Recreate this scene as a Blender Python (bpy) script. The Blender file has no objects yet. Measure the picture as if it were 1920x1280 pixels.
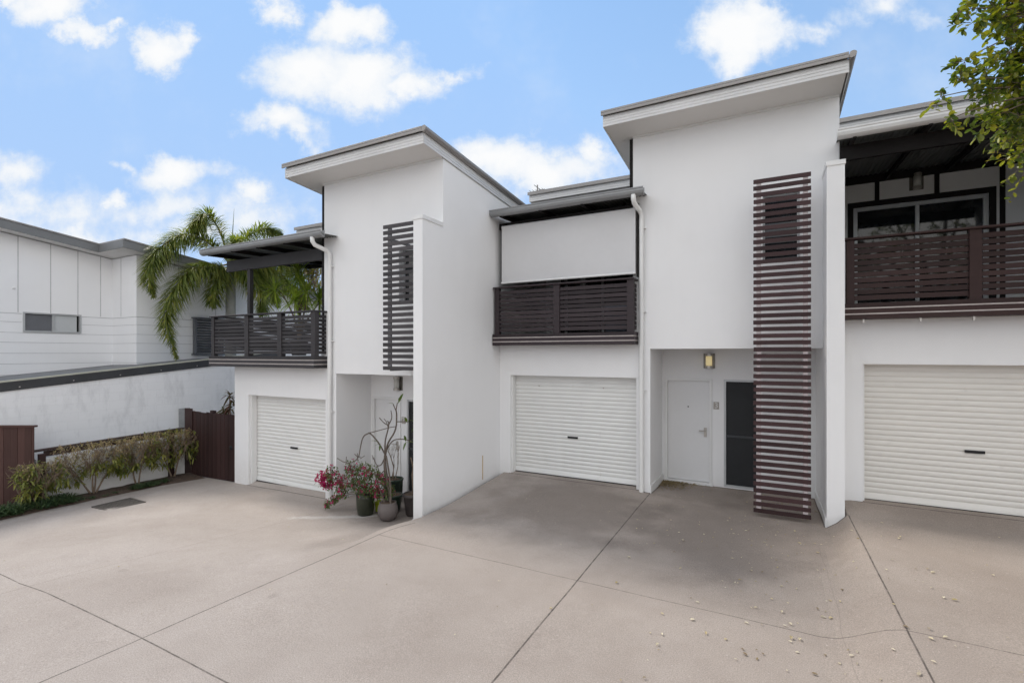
import bpy, bmesh, math, random
from mathutils import Vector, Matrix, noise as mnoise
R = random.Random(11)
PI = math.pi
S = bpy.context.scene
COL = S.collection
ORG = {}

# ------------------------------------------------------------------ helpers
def clamp(t, a=0., b=1.): return max(a, min(b, t))
def lin(a, b, t): return a + (b - a) * t
def sm(a, b, t):
    t = clamp((t - a) / (b - a)); return t * t * (3 - 2 * t)
def pw(t, pts):
    if t <= pts[0][0]: return pts[0][1]
    for (a, va), (b, vb) in zip(pts, pts[1:]):
        if t <= b: return lin(va, vb, (t - a) / (b - a))
    return pts[-1][1]

def thing(name, label, cat, loc, group=None):
    o = bpy.data.objects.new(name, None); COL.objects.link(o)
    o.empty_display_size = .2
    o.location = loc; o['label'] = label; o['category'] = cat
    if group: o['group'] = group
    ORG[o] = Vector(loc)
    return o

def tag(o, label, cat, group=None, kind=None):
    if kind: o['kind'] = kind
    if label: o['label'] = label
    if cat: o['category'] = cat
    if group: o['group'] = group
    return o

class MB:
    def __init__(s): s.bm = bmesh.new()
    def v(s, p): return s.bm.verts.new(p)
    def face(s, pts):
        try: return s.bm.faces.new([s.bm.verts.new(p) for p in pts])
        except ValueError: return None
    def box(s, x0, x1, y0, y1, z0, z1):
        return s.hexa([(x0,y0,z0),(x1,y0,z0),(x1,y1,z0),(x0,y1,z0)], [(x0,y0,z1),(x1,y0,z1),(x1,y1,z1),(x0,y1,z1)])
    def hexa(s, lo, hi):
        a = [s.v(p) for p in lo]; b = [s.v(p) for p in hi]
        F = s.bm.faces.new
        F(a[::-1]); F(b)
        for i in range(4):
            j = (i + 1) % 4; F((a[i], a[j], b[j], b[i]))
        return s
    def prism(s, prof, fn, t0, t1):
        """closed profile [(a,b)..] placed by fn(a,b,t) at t0 and t1"""
        A = [s.v(fn(a, b, t0)) for a, b in prof]; B = [s.v(fn(a, b, t1)) for a, b in prof]
        F = s.bm.faces.new; n = len(prof)
        F(A[::-1]); F(B)
        for i in range(n):
            j = (i + 1) % n; F((A[i], A[j], B[j], B[i]))
        return s
    def strip(s, prof, fn, t0, t1):
        A = [s.v(fn(a, b, t0)) for a, b in prof]; B = [s.v(fn(a, b, t1)) for a, b in prof]
        for i in range(len(prof) - 1): s.bm.faces.new((A[i], A[i+1], B[i+1], B[i]))
        return s
    def tube(s, pts, r, n=8, cap=True):
        pts = [Vector(p) for p in pts]; rs = r if isinstance(r, (list, tuple)) else [r] * len(pts)
        rings = []; up = None
        for i, p in enumerate(pts):
            d = (pts[min(i+1, len(pts)-1)] - pts[max(i-1, 0)])
            if d.length < 1e-9: d = Vector((0,0,1))
            d.normalize()
            if up is None:
                up = d.orthogonal().normalized()
            else:
                up = up - d * up.dot(d)
                up = up.normalized() if up.length > 1e-6 else d.orthogonal().normalized()
            w = d.cross(up)
            rings.append([s.v(p + (up * math.cos(2*PI*k/n) + w * math.sin(2*PI*k/n)) * rs[i]) for k in range(n)])
        for a, b in zip(rings, rings[1:]):
            for k in range(n):
                s.bm.faces.new((a[k], a[(k+1) % n], b[(k+1) % n], b[k]))
        if cap:
            s.bm.faces.new(rings[0][::-1]); s.bm.faces.new(rings[-1])
        return s
    def lathe(s, c, prof, n=24):
        rings = []
        for r, z in prof:
            rings.append([s.v((c[0] + r*math.cos(2*PI*k/n), c[1] + r*math.sin(2*PI*k/n), c[2] + z)) for k in range(n)])
        for a, b in zip(rings, rings[1:]):
            for k in range(n): s.bm.faces.new((a[k], a[(k+1) % n], b[(k+1) % n], b[k]))
        s.bm.faces.new(rings[0][::-1]); s.bm.faces.new(rings[-1])
        return s
    def leaf(s, p, d, L, w, fold=.25, droop=.25, up=Vector((0,0,1)), shape='lance', mi=0):
        d = Vector(d); d = d.normalized() if d.length > 1e-6 else Vector((1,0,0))
        side = d.cross(up)
        if side.length < 1e-3: side = Vector((1,0,0))
        side.normalize(); nrm = side.cross(d)
        p = Vector(p)
        if shape == 'lance': st = [(0,.1),(.35,1),(.75,.7),(1,0.02)]
        elif shape == 'round': st = [(0,.12),(.25,.75),(.6,1),(.88,.7),(1,.15)]
        else: st = [(0,.5),(.5,1),(1,.05)]
        Lv=[]; Cv=[]; Rv=[]
        for t, k in st:
            c = p + d*(L*t) - Vector((0,0,1))*(droop*L*t*t)
            Cv.append(s.v(c)); Lv.append(s.v(c + side*(w*k*.5) + nrm*(fold*w*k*.5))); Rv.append(s.v(c - side*(w*k*.5) + nrm*(fold*w*k*.5)))
        for i in range(len(st)-1):
            s.bm.faces.new((Cv[i], Cv[i+1], Lv[i+1], Lv[i])).material_index = mi; s.bm.faces.new((Rv[i], Rv[i+1], Cv[i+1], Cv[i])).material_index = mi
    def build(s, name, m, parent=None, bevel=0, smooth=False, normals=True):
        if normals: bmesh.ops.recalc_face_normals(s.bm, faces=s.bm.faces)
        o0 = ORG.get(parent, Vector((0,0,0))) if parent else Vector((0,0,0))
        if o0.length > 0: bmesh.ops.translate(s.bm, verts=s.bm.verts, vec=-o0)
        me = bpy.data.meshes.new(name)
        if smooth:
            for f in s.bm.faces: f.smooth = True
        s.bm.to_mesh(me); s.bm.free()
        me.materials.append(m)
        o = bpy.data.objects.new(name, me); COL.objects.link(o)
        if parent: o.parent = parent; ORG[o] = o0
        if bevel:
            b = o.modifiers.new('bevel', 'BEVEL'); b.width = bevel; b.segments = 2; b.limit_method = 'ANGLE'; b.angle_limit = .6
        return o

def rebase(o, loc):
    """move a top-level mesh's origin to loc"""
    loc = Vector(loc); o.data.transform(Matrix.Translation(-loc)); o.location = loc; return o

# ------------------------------------------------------------------ materials
class NT:
    def __init__(s, name):
        s.m = bpy.data.materials.new(name); s.m.use_nodes = True
        s.t = s.m.node_tree; s.n = s.t.nodes; s.p = s.n['Principled BSDF']; s.out = s.n['Material Output']
    def new(s, t, **k):
        x = s.n.new(t)
        for a, b in k.items(): setattr(x, a, b)
        return x
    def link(s, a, b): s.t.links.new(a, b)
    def pos(s):
        return s.new('ShaderNodeNewGeometry').outputs['Position']
    def mapping(s, vec, scale):
        m = s.new('ShaderNodeMapping'); m.inputs['Scale'].default_value = scale; s.link(vec, m.inputs['Vector']); return m.outputs[0]
    def noise(s, vec, scale, detail=4, rough=.55, dist=0):
        x = s.new('ShaderNodeTexNoise'); x.inputs['Scale'].default_value = scale; x.inputs['Detail'].default_value = detail
        x.inputs['Roughness'].default_value = rough; x.inputs['Distortion'].default_value = dist
        s.link(vec, x.inputs['Vector']); return x.outputs['Fac']
    def ramp(s, fac, stops, interp='LINEAR'):
        r = s.new('ShaderNodeValToRGB'); cr = r.color_ramp; cr.interpolation = interp
        while len(cr.elements) > len(stops): cr.elements.remove(cr.elements[-1])
        while len(cr.elements) < len(stops): cr.elements.new(.5)
        for e, (p, c) in zip(cr.elements, stops):
            e.position = p; e.color = (*c, 1) if not isinstance(c, (int, float)) else (c, c, c, 1)
        s.link(fac, r.inputs[0]); return r.outputs[0]
    def math(s, op, a, b=None, c=None, cl=False):
        x = s.new('ShaderNodeMath', operation=op); x.use_clamp = cl
        for i, k in enumerate((a, b, c)):
            if k is None: continue
            if isinstance(k, (int, float)): x.inputs[i].default_value = k
            else: s.link(k, x.inputs[i])
        return x.outputs[0]
    def mix(s, fac, a, b, mode='MIX'):
        x = s.new('ShaderNodeMix', data_type='RGBA', blend_type=mode)
        for sock, k in ((x.inputs[0], fac), (x.inputs[6], a), (x.inputs[7], b)):
            if isinstance(k, (int, float)): sock.default_value = k
            elif isinstance(k, tuple): sock.default_value = (*k, 1)
            else: s.link(k, sock)
        return x.outputs[2]
    def maprange(s, v, a, b, c, d, t='LINEAR'):
        x = s.new('ShaderNodeMapRange'); x.interpolation_type = t
        s.link(v, x.inputs[0])
        for i, k in enumerate((a, b, c, d)): x.inputs[i+1].default_value = k
        return x.outputs[0]
    def bump(s, h, strength, dist=.01):
        b = s.new('ShaderNodeBump'); b.inputs['Strength'].default_value = strength; b.inputs['Distance'].default_value = dist
        s.link(h, b.inputs['Height']); s.link(b.outputs[0], s.p.inputs['Normal'])
    def color(s, c):
        if isinstance(c, tuple): s.p.inputs['Base Color'].default_value = (*c, 1)
        else: s.link(c, s.p.inputs['Base Color'])
    def set(s, rough=.6, metal=0, spec=.5):
        s.p.inputs['Roughness'].default_value = rough; s.p.inputs['Metallic'].default_value = metal
        s.p.inputs['Specular IOR Level'].default_value = spec; return s.m
    def sep(s, vec):
        x = s.new('ShaderNodeSeparateXYZ'); s.link(vec, x.inputs[0]); return x.outputs

def c3(c, k): return tuple(min(1, v * k) for v in c)

def m_plain(name, c, rough=.55, metal=0, var=.12, scale=3., bump=0., spec=.4):
    n = NT(name); P = n.pos()
    f = n.noise(P, scale, 5)
    g = n.noise(P, scale * 14, 3)
    f2 = n.math('ADD', n.math('MULTIPLY', f, .7), n.math('MULTIPLY', g, .3))
    n.color(n.ramp(f2, [(.3, c3(c, 1 - var)), (.7, c3(c, 1 + var))]))
    if bump: n.bump(g, bump)
    return n.set(rough, metal, spec)

def m_render(name, c, dirt=.06, streak=.05):
    """painted rendered masonry: faint trowel mottling, vertical run marks, splash dirt"""
    n = NT(name); P = n.pos()
    big = n.noise(P, .55, 5, .6)
    st = n.noise(n.mapping(P, (5, 5, .35)), 1., 4, .6)
    f = n.math('ADD', n.math('MULTIPLY', big, .8), n.math('MULTIPLY', st, .2))
    col = n.ramp(f, [(.28, c3(c, 1 - dirt * 1.6)), (.52, c), (.75, c3(c, 1 + dirt * .5))])
    x_, y_, z_ = n.sep(P)
    foot = n.math('MULTIPLY', n.maprange(n.math('ADD', z_, n.math('MULTIPLY', n.math('SUBTRACT', n.noise(P, 3.5, 5, .7), .5), .8)), -.25, .45, .22, 0, 'SMOOTHSTEP'), n.maprange(n.noise(P, 14, 4), .3, .65, .4, 1))
    col = n.mix(foot, col, (.50, .46, .42))
    spots = n.noise(P, 9., 6, .75)
    col = n.mix(n.maprange(spots, .68, .82, 0, .35), col, c3(c, .74))
    n.color(col)
    n.bump(n.math('ADD', n.noise(P, 160, 2), n.math('MULTIPLY', n.noise(P, 6, 3), 1.5)), .16, .006)
    return n.set(.85, 0, .25)

def m_wood(name, c, axis=0, var=.38, rough=.5):
    """stained timber with grain along an axis"""
    n = NT(name); P = n.pos()
    sc = [28, 28, 28]; sc[axis] = 1.6
    g = n.noise(n.mapping(P, tuple(sc)), 1., 5, .65)
    big = n.noise(P, 1.7, 3)
    rnd = n.new('ShaderNodeNewGeometry').outputs['Random Per Island']
    f = n.math('ADD', n.math('MULTIPLY', g, .42), n.math('ADD', n.math('MULTIPLY', big, .22), n.math('MULTIPLY', rnd, .36)))
    n.color(n.ramp(f, [(.25, c3(c, 1 - var)), (.75, c3(c, 1 + var))]))
    n.bump(g, .25, .003)
    return n.set(rough, 0, .22)

def m_leaf(name, cols, trans=.35, rough=.42):
    n = NT(name)
    g = n.new('ShaderNodeNewGeometry')
    f = g.outputs['Random Per Island']
    nz = n.noise(g.outputs['Position'], 2.2, 2)
    k = n.math('ADD', n.math('MULTIPLY', f, .7), n.math('MULTIPLY', n.maprange(nz, .3, .7, 0, 1), .3))
    st = [(i / max(1, len(cols) - 1), c) for i, c in enumerate(cols)]
    col = n.ramp(k, st)
    n.color(col); n.set(rough, 0, .45)
    tr = n.new('ShaderNodeBsdfTranslucent'); n.link(n.mix(1., col, (1.35, 1.5, .6), 'MULTIPLY'), tr.inputs[0])
    mx = n.new('ShaderNodeMixShader'); mx.inputs[0].default_value = trans
    n.link(n.p.outputs[0], mx.inputs[1]); n.link(tr.outputs[0], mx.inputs[2]); n.link(mx.outputs[0], n.out.inputs[0])
    return n.m

def m_roller(name, c):
    n = NT(name); P = n.pos(); x, y, z = n.sep(P)
    dust = n.noise(n.mapping(P, (.7, 1, 9)), 2.2, 5, .65)
    col = n.ramp(dust, [(.3, c3(c, .94)), (.55, c), (.8, c3(c, 1.02))])
    col = n.mix(n.maprange(n.noise(P, 5, 6, .75), .6, .76, 0, .3), col, (.42, .39, .35))
    n.color(col)
    return n.set(.45, 0, .3)

def m_glass(name, c=(.012, .014, .016), rough=.04):
    n = NT(name); P = n.pos()
    n.color(n.mix(n.noise(P, 2.5, 3), c3(c, .7), c3(c, 1.6)))
    n.bump(n.noise(P, 1.3, 2), .04, .02)
    return n.set(rough, 0, .6)

def m_concrete():
    n = NT('driveway_concrete'); P = n.pos(); x, y, z = n.sep(P)
    warp = n.noise(P, 1.1, 4)
    wa = n.math('MULTIPLY', n.math('SUBTRACT', warp, .5), .07)
    base = n.ramp(n.noise(P, .42, 6, .62, .4), [(.25, (.262, .229, .208)), (.5, (.312, .278, .255)), (.78, (.352, .317, .296))])
    base = n.mix(n.maprange(n.noise(P, 2.3, 7, .7), .45, .75, 0, .38), base, (.238, .205, .184))
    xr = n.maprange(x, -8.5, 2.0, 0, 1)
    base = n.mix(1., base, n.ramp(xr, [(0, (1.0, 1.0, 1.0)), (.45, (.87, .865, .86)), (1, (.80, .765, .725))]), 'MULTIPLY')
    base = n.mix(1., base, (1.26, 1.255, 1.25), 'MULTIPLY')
    # dark stains; on the garage apron and entry they also paint in tower shade
    def blot(cx, cy, rx, ry):
        dx = n.math('DIVIDE', n.math('SUBTRACT', x, cx), rx); dy = n.math('DIVIDE', n.math('SUBTRACT', y, cy), ry)
        r = n.math('SQRT', n.math('ADD', n.math('MULTIPLY', dx, dx), n.math('MULTIPLY', dy, dy)))
        r = n.math('ADD', r, n.math('MULTIPLY', n.math('SUBTRACT', n.noise(P, 1.3, 5), .5), 1.3))
        return n.maprange(r, .45, 1.15, 1, 0, 'SMOOTHSTEP')
    for a, k in ((blot(-3.0, 7.7, 1.8, 1.9), .46), (blot(-.6, 7.4, 1.5, 1.8), .44), (blot(-.9, 9.4, 1., .9), .30), (blot(2.4, 8.6, 1.2, .6), .3), (blot(-6.93, 3.01, .09, .06), .16), (blot(-4.59, 3.33, .06, .08), .2), (blot(-5.7, 6.6, 1.0, .7), .45), (blot(-5.5, 5.1, .35, .9), .22)):
        base = n.mix(n.math('MULTIPLY', a, k), base, (.112, .092, .082))
    base = n.mix(n.math('MULTIPLY', n.maprange(n.math('ADD', x, n.math('MULTIPLY', warp, .5)), -11.9, -10.7, .38, 0, 'SMOOTHSTEP'), n.maprange(n.noise(P, 3, 4), .3, .6, .6, 1)), base, (.13, .112, .10))  # shadow beside the garden bed, painted into the concrete colour
    # pale repair strip between the potted plants and the garage
    t = n.math('MULTIPLY', n.math('ADD', n.math('MULTIPLY', n.math('ADD', x, 7.47), 1.18), n.math('MULTIPLY', n.math('SUBTRACT', y, 5.82), .75)), .512, cl=True)
    px = n.math('SUBTRACT', x, n.math('ADD', -7.47, n.math('MULTIPLY', t, 1.18)))
    py = n.math('SUBTRACT', y, n.math('ADD', 5.82, n.math('MULTIPLY', t, .75)))
    d = n.math('SQRT', n.math('ADD', n.math('MULTIPLY', px, px), n.math('MULTIPLY', py, py)))
    d = n.math('ADD', d, n.math('MULTIPLY', n.math('SUBTRACT', n.noise(P, 5, 6, .65), .5), .30))
    base = n.mix(n.maprange(d, .02, .12, .75, 0), base, (.50, .48, .46))
    # tyre scuffs
    sc = n.noise(n.mapping(P, (1.2, 9, 1)), 1.6, 6, .7)
    base = n.mix(n.maprange(sc, .62, .78, 0, .22), base, (.13, .115, .105))
    # aggregate speckle
    sp = n.noise(P, 95, 2, .6)
    base = n.mix(n.maprange(sp, .36, .66, 0, 1), c_(n, base, .83), c_(n, base, 1.16))
    sp2 = n.noise(P, 42, 2, .5)
    base = n.mix(n.maprange(sp2, .68, .74, 0, .4), base, (.55, .5, .46))
    # control joints, and dark lines along the wall bases
    def joint_or_line(coord, c, w, k, wob=1., lim=None):
        q = n.math('ABSOLUTE', n.math('SUBTRACT', n.math('ADD', coord, n.math('MULTIPLY', wa, .25 * wob)), c))
        q = n.maprange(q, w * .5, w * 1.3, k, 0)
        if lim is not None:
            for cc, lo, hi in lim:
                q = n.math('MULTIPLY', q, n.maprange(cc, lo - .01, lo + .01, 0, 1)); q = n.math('MULTIPLY', q, n.maprange(cc, hi - .01, hi + .01, 1, 0))
        return q
    dark = (.045, .036, .032)
    rag = n.maprange(n.noise(P, 11, 3), .3, .6, .55, 1)
    for q in (joint_or_line(x, -1.88, .009, .85, 1, [(y, -5, 8.98)]), joint_or_line(x, 1.05, .008, .85, 1, [(y, -5, 8.44)]),
              joint_or_line(n.math('ADD', x, n.math('MULTIPLY', n.math('SUBTRACT', y, 3.0), -.045)), -4.92, .008, .8, 1, [(y, -5, 5.9)]),
              joint_or_line(x, -7.38, .007, .35, 1, [(y, 1.5, 6.9)]),
              joint_or_line(y, 5.15, .007, .6, 1.3, [(x, -4.85, 9)]), joint_or_line(y, 2.29, .007, .8, 1.3, [(x, -12.3, 9)]),
              joint_or_line(x, .62, .004, .2, 9, [(y, 2.5, 7.6)]),
              joint_or_line(y, 10.18, .03, .8, 2, [(x, -1.85, .78)]), joint_or_line(x, .765, .022, .8, 2, [(y, 8.42, 10.2)]), joint_or_line(x, -1.865, .02, .7, 2, [(y, 9.0, 10.2)]), joint_or_line(y, 8.425, .02, .8, 2, [(x, .78, 1.02)]), joint_or_line(x, 1.02, .02, .8, 2, [(y, 8.42, 9.0)]), joint_or_line(y, 9.0, .02, .8, 2, [(x, -2.14, -1.88)]),
              joint_or_line(x, -5.02, .016, .8, 1.5, [(y, 6.4, 9.0)]), joint_or_line(y, 9.0, .012, .8, 1, [(x, -4.8, -2.1)]), joint_or_line(y, 6.96, .012, .8, 1, [(x, -10.5, -7.9)]), joint_or_line(y, 9.0, .014, .8, 2, [(x, 1.2, 5)])):
        base = n.mix(n.math('MULTIPLY', q, rag), base, dark)
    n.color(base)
    n.bump(n.math('ADD', sp, n.math('MULTIPLY', n.noise(P, 20, 3), .8)), .22, .004)
    return n.set(.88, 0, .2)
def c_(n, col, k): return n.mix(1., col, (k, k, k), 'MULTIPLY')

WHITE = m_render('white_rendered_wall', (.82, .82, .825), .03)
WHITE2 = m_render('white_block_wall', (.70, .705, .715), .1)
TRIMW = m_plain('white_trim_paint', (.76, .76, .755), .45, 0, .05, 2.)
SOFFIT = m_plain('soffit_sheet_paint', (.70, .69, .675), .7, 0, .03, .8)
FASC = m_plain('pale_grey_fascia_metal', (.66, .66, .66), .42, .1, .10, 1.6)
CAPM = m_plain('grey_roof_metal', (.30, .285, .275), .42, .3, .10, 1.2)
GUT = m_plain('grey_gutter_metal', (.27, .275, .28), .4, .3, .10, 1.5)
DARKM = m_plain('black_brown_timber', (.017, .015, .015), .7, 0, .3, 3., 0, .15)
BEAM = m_plain('charcoal_beam_paint', (.046, .045, .048), .6, 0, .2, 2., 0, .2)
CORR = m_plain('dark_corrugated_sheet', (.115, .12, .115), .45, .3, .15, 2.)
WD1 = m_wood('charcoal_stained_timber', (.046, .043, .046))
WD2 = m_wood('dark_stained_timber', (.040, .031, .034))
WD3 = m_wood('red_brown_stained_timber', (.034, .0185, .0175))
SCR1 = m_wood('grey_brown_screen_timber', (.060, .055, .058))
SCR2 = m_wood('brown_screen_timber', (.048, .026, .027))
BATT = m_plain('pale_batten_paint', (.56, .50, .51), .6, 0, .1, 4.)
BATTD = m_plain('grey_batten_paint', (.16, .16, .17), .6, 0, .1, 4.)
EDGE = m_plain('grey_gap_strip', (.55, .50, .48), .6, 0, .15, 6.)
GAR = m_roller('cream_white_roller_door', (.74, .74, .725))
GAR3 = m_roller('warm_cream_roller_door', (.71, .685, .645))
BLK = m_plain('black_plastic', (.012, .012, .014), .35, 0, .2, 8.)
STEEL = m_plain('brushed_steel', (.48, .45, .42), .35, .8, .12, 9.)
LAMPM = m_plain('lamp_grey_metal', (.20, .185, .165), .4, .5, .15, 9.)
GLASS = m_glass('dark_window_glass')
SCREENM = m_plain('black_insect_screen', (.016, .017, .019), .6, 0, .25, 2.)
MIDR = m_plain('dark_grey_rail', (.055, .058, .064), .5, .2, .1, 5.)
ALU = m_plain('silver_window_frame', (.50, .51, .52), .4, .3, .08, 4.)
BLIND = m_plain('pale_grey_blind_fabric', (.62, .62, .63), .8, 0, .03, 1.)
PIPE = m_plain('white_downpipe_paint', (.76, .76, .75), .4, 0, .05, 2.)
FENCE = m_wood('brown_fence_timber', (.078, .040, .034), 2, .3, .6)
GATEW = m_wood('dark_brown_gate_timber', (.036, .019, .018), 2, .35, .55)
RAILW = m_wood('brown_rail_timber', (.05, .032, .028), 1, .3, .6)
FLASH = m_plain('charcoal_flashing_metal', (.060, .062, .066), .45, .2, .18, 2.)
ROOFG = m_plain('weathered_grey_roof_sheet', (.17, .175, .185), .6, .2, .18, 1.2)
SIDING = m_render('white_cladding_paint', (.89, .89, .90), .03)
GROOVE = m_plain('cladding_joint_grey', (.50, .505, .515), .8, 0, .15, 4.)  # even grey for the thin lines between cladding boards
SOIL = m_plain('potting_soil', (.105, .075, .055), .95, 0, .45, 30., .6)
MULCH = m_plain('garden_bed_mulch', (.075, .052, .040), .95, 0, .5, 16., .8)
EARTH = m_plain('distant_ground', (.20, .19, .16), .95, 0, .2, .3)
BARK = m_plain('grey_brown_bark', (.17, .13, .10), .85, 0, .35, 18., .5)
FRANG = m_plain('frangipani_bark', (.115, .092, .075), .75, 0, .35, 14., .4)
TWIG = m_plain('tan_twig_bark', (.20, .148, .108), .85, 0, .35, 22., .4)
PALMT = m_plain('grey_palm_trunk', (.26, .265, .25), .7, 0, .2, 5., .3)
CROWN = m_plain('green_palm_crownshaft', (.16, .20, .12), .6, 0, .2, 5.)
RACH = m_plain('yellow_green_rachis', (.26, .24, .09), .6, 0, .25, 6.)
L_PALM = m_leaf('palm_leaflets', [(.06, .088, .026), (.135, .175, .045), (.25, .275, .075), (.42, .37, .10)], .45)
L_HEDGE = m_leaf('hedge_leaves', [(.065, .09, .028), (.15, .18, .045), (.26, .26, .06), (.38, .33, .08)], .35)
L_DRY = m_leaf('dry_trimmed_leaves', [(.30, .20, .13), (.42, .30, .19), (.32, .28, .12), (.46, .35, .24)], .2, .6)
L_TREE = m_leaf('glossy_tree_leaves', [(.040, .066, .018), (.075, .115, .024), (.16, .19, .03), (.30, .30, .035), (.44, .33, .04)], .45, .3)
L_BOUG = m_leaf('bougainvillea_leaves', [(.045, .075, .026), (.09, .13, .042), (.17, .20, .08)], .38)
L_BRACT = m_leaf('magenta_bracts', [(.34, .006, .085), (.47, .010, .125), (.55, .03, .19)], .25)
L_FRAN = m_leaf('frangipani_leaves', [(.06, .10, .025), (.10, .15, .035), (.15, .19, .05)], .35)
L_GRASS = m_leaf('border_grass_blades', [(.020, .046, .022), (.038, .075, .032), (.065, .105, .045), (.13, .15, .07)], .25)
L_YUC = m_leaf('dragon_tree_leaves', [(.13, .19, .04), (.28, .38, .06), (.45, .50, .10)], .5)
L_CORD = m_leaf('cordyline_leaves', [(.05, .08, .03), (.10, .09, .03), (.16, .05, .045), (.09, .13, .04)], .3)
L_FAR = m_leaf('yellow_green_far_leaves', [(.13, .12, .035), (.20, .17, .05), (.28, .22, .07)], .4)
L_LIT = m_leaf('brown_litter', [(.13, .095, .05), (.24, .18, .09), (.33, .26, .14), (.09, .065, .04)], .05, .8)
L_FALL = m_leaf('fallen_leaf_colours', [(.30, .22, .12), (.48, .40, .24), (.60, .54, .42), (.17, .12, .07), (.42, .34, .10)], .1, .7)
POT_G = m_plain('dark_olive_glazed_pot', (.030, .034, .022), .32, 0, .35, 6.)
POT_P = m_plain('purple_grey_clay_pot', (.135, .115, .110), .65, 0, .2, 7.)
POT_D = m_plain('dark_grey_clay_pot', (.062, .052, .050), .6, 0, .2, 7.)
POT_E = m_plain('bottle_green_glazed_pot', (.020, .036, .024), .3, 0, .3, 6.)
LIME = m_plain('lime_green_plastic', (.30, .36, .02), .4, 0, .12, 6.)
GRATE = m_plain('cast_iron_grate', (.085, .075, .068), .7, .2, .3, 20.)
PLATE = m_plain('taupe_number_plate', (.36, .33, .30), .5, .1, .08, 9.)
DIGIT = m_plain('pale_digit_metal', (.66, .65, .63), .4, .2, .05, 9.)
RUST = m_plain('ochre_stain', (.58, .44, .26), .9, 0, .2, 9.)
NUM = NT('lit_lamp_glass'); NUM.color((.75, .68, .45)); NUM.p.inputs['Emission Color'].default_value = (1, .78, .36, 1); NUM.p.inputs['Emission Strength'].default_value = .32
LAMPLIT = NUM.set(.3)
LAMPOFF = m_plain('frosted_lamp_glass', (.55, .55, .52), .3, 0, .05, 9.)
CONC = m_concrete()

# ------------------------------------------------------------------ ground height
def gz(x, y):
    if x >= -4.95:
        lo = lin(.45, .80, sm(5.5, 8.3, y))
        z = .22 * sm(lo, 1.06, x) + .07 * sm(8.3, 9.1, y) * sm(.8, 1.1, x)
        if x < -2: z += .035 * sm(8.6, 9.2, y)
        if -1.95 < x < .9: z -= .05 * sm(8.9, 9.8, y)
        z -= .10 * sm(5.2, 6.4, y) * sm(-3.2, -4.9, x) * (1 - sm(6.8, 9, y))
        return z
    y_s = lin(4.4, 1.5, clamp((-5 - x) / 2.6)); w = clamp((y - y_s) / (6.4 - y_s)); w = w * w * (3 - 2 * w) * .5 + w * .5
    zf = pw(x, [(-12.5, -.5), (-8.2, -.07), (-5, 0)])
    zb = pw(x, [(-12.5, -.5), (-11, -.47), (-7.4, -.41), (-5, -.36)])
    z = lin(zf, zb, w)
    if -10.5 < x < -7.9: z += .06 * sm(6.95, 7.15, y)
    return z

def ground():
    xs = []; x = -12.52
    while x < -5.1: xs.append(x); x += .12
    xs += [-5.06, -4.985, -4.96, -4.94]
    x = -4.85
    while x < 4: xs.append(x); x += .12
    while x < 16: xs.append(x); x += .6
    ys = []; y = -9
    while y < 1: ys.append(y); y += .5
    while y < 10.4: ys.append(y); y += .12
    mb = MB()
    V = [[mb.v((x, y, gz(x, y) + .006 * (mnoise.noise(Vector((x*.8, y*.8, 0)))))) for x in xs] for y in ys]
    for j in range(len(ys)-1):
        for i in range(len(xs)-1):
            mb.bm.faces.new((V[j][i], V[j][i+1], V[j+1][i+1], V[j+1][i]))
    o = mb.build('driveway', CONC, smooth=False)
    tag(o, None, None, kind='structure')
    mb = MB(); mb.face([(-600, -600, -.75), (600, -600, -.75), (600, 600, -.75), (-600, 600, -.75)])
    tag(mb.build('ground', EARTH), None, None, kind='structure')
    # garden bed beside the low wall, a slightly humped mulch strip
    mb = MB(); n = 60
    rows = []
    for k in range(n + 1):
        y = lin(1.2, 6.95, k / n)
        e = -12.36 + .05 * mnoise.noise(Vector((0, y*2.3, 3)))
        if y > 6: e = lin(e, -12.1, (y-6)/.95)
        rows.append([mb.v((x, y, z + .02*mnoise.noise(Vector((x*6, y*6, 1))))) for x, z in ((-13.02, -.47), (-12.8, -.44), (-12.58, -.44), (e, -.485), (e + .02, -.53))])
    for a, b in zip(rows, rows[1:]):
        for i in range(4): mb.bm.faces.new((a[i], a[i+1], b[i+1], b[i]))
    tag(mb.build('garden_bed', MULCH, smooth=True), None, None, kind='structure')
ground()

# ------------------------------------------------------------------ building parts
def ribbed_fascia_x(mb, x0, x1, y, z0, z1, ext=.03):
    """fascia along X facing -Y with three pressed ribs"""
    h = z1 - z0
    pr = [(0, 0), (-.004, 0)]
    for k in range(4):
        a = k / 4; pr += [(-.011, a + .03), (-.011, a + .20), (-.004, a + .225)]
    pr += [(-.004, 1), (0, 1)]
    mb.prism([(p, q) for p, q in pr], lambda a, b, t: (t, y + a, z0 + b*h), x0, x1)
def ribbed_fascia_y(mb, x, y0, y1, z0, z1, slope, sgn=1):
    h = z1 - z0
    pr = [(0, 0), (.004, 0)]
    for k in range(4):
        a = k / 4; pr += [(.011, a + .03), (.011, a + .20), (.004, a + .225)]
    pr += [(.004, 1), (0, 1)]
    mb.prism(pr, lambda a, b, t: (x + sgn*a, t, z0 + b*h - slope*(t - y0)), y0, y1)

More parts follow.
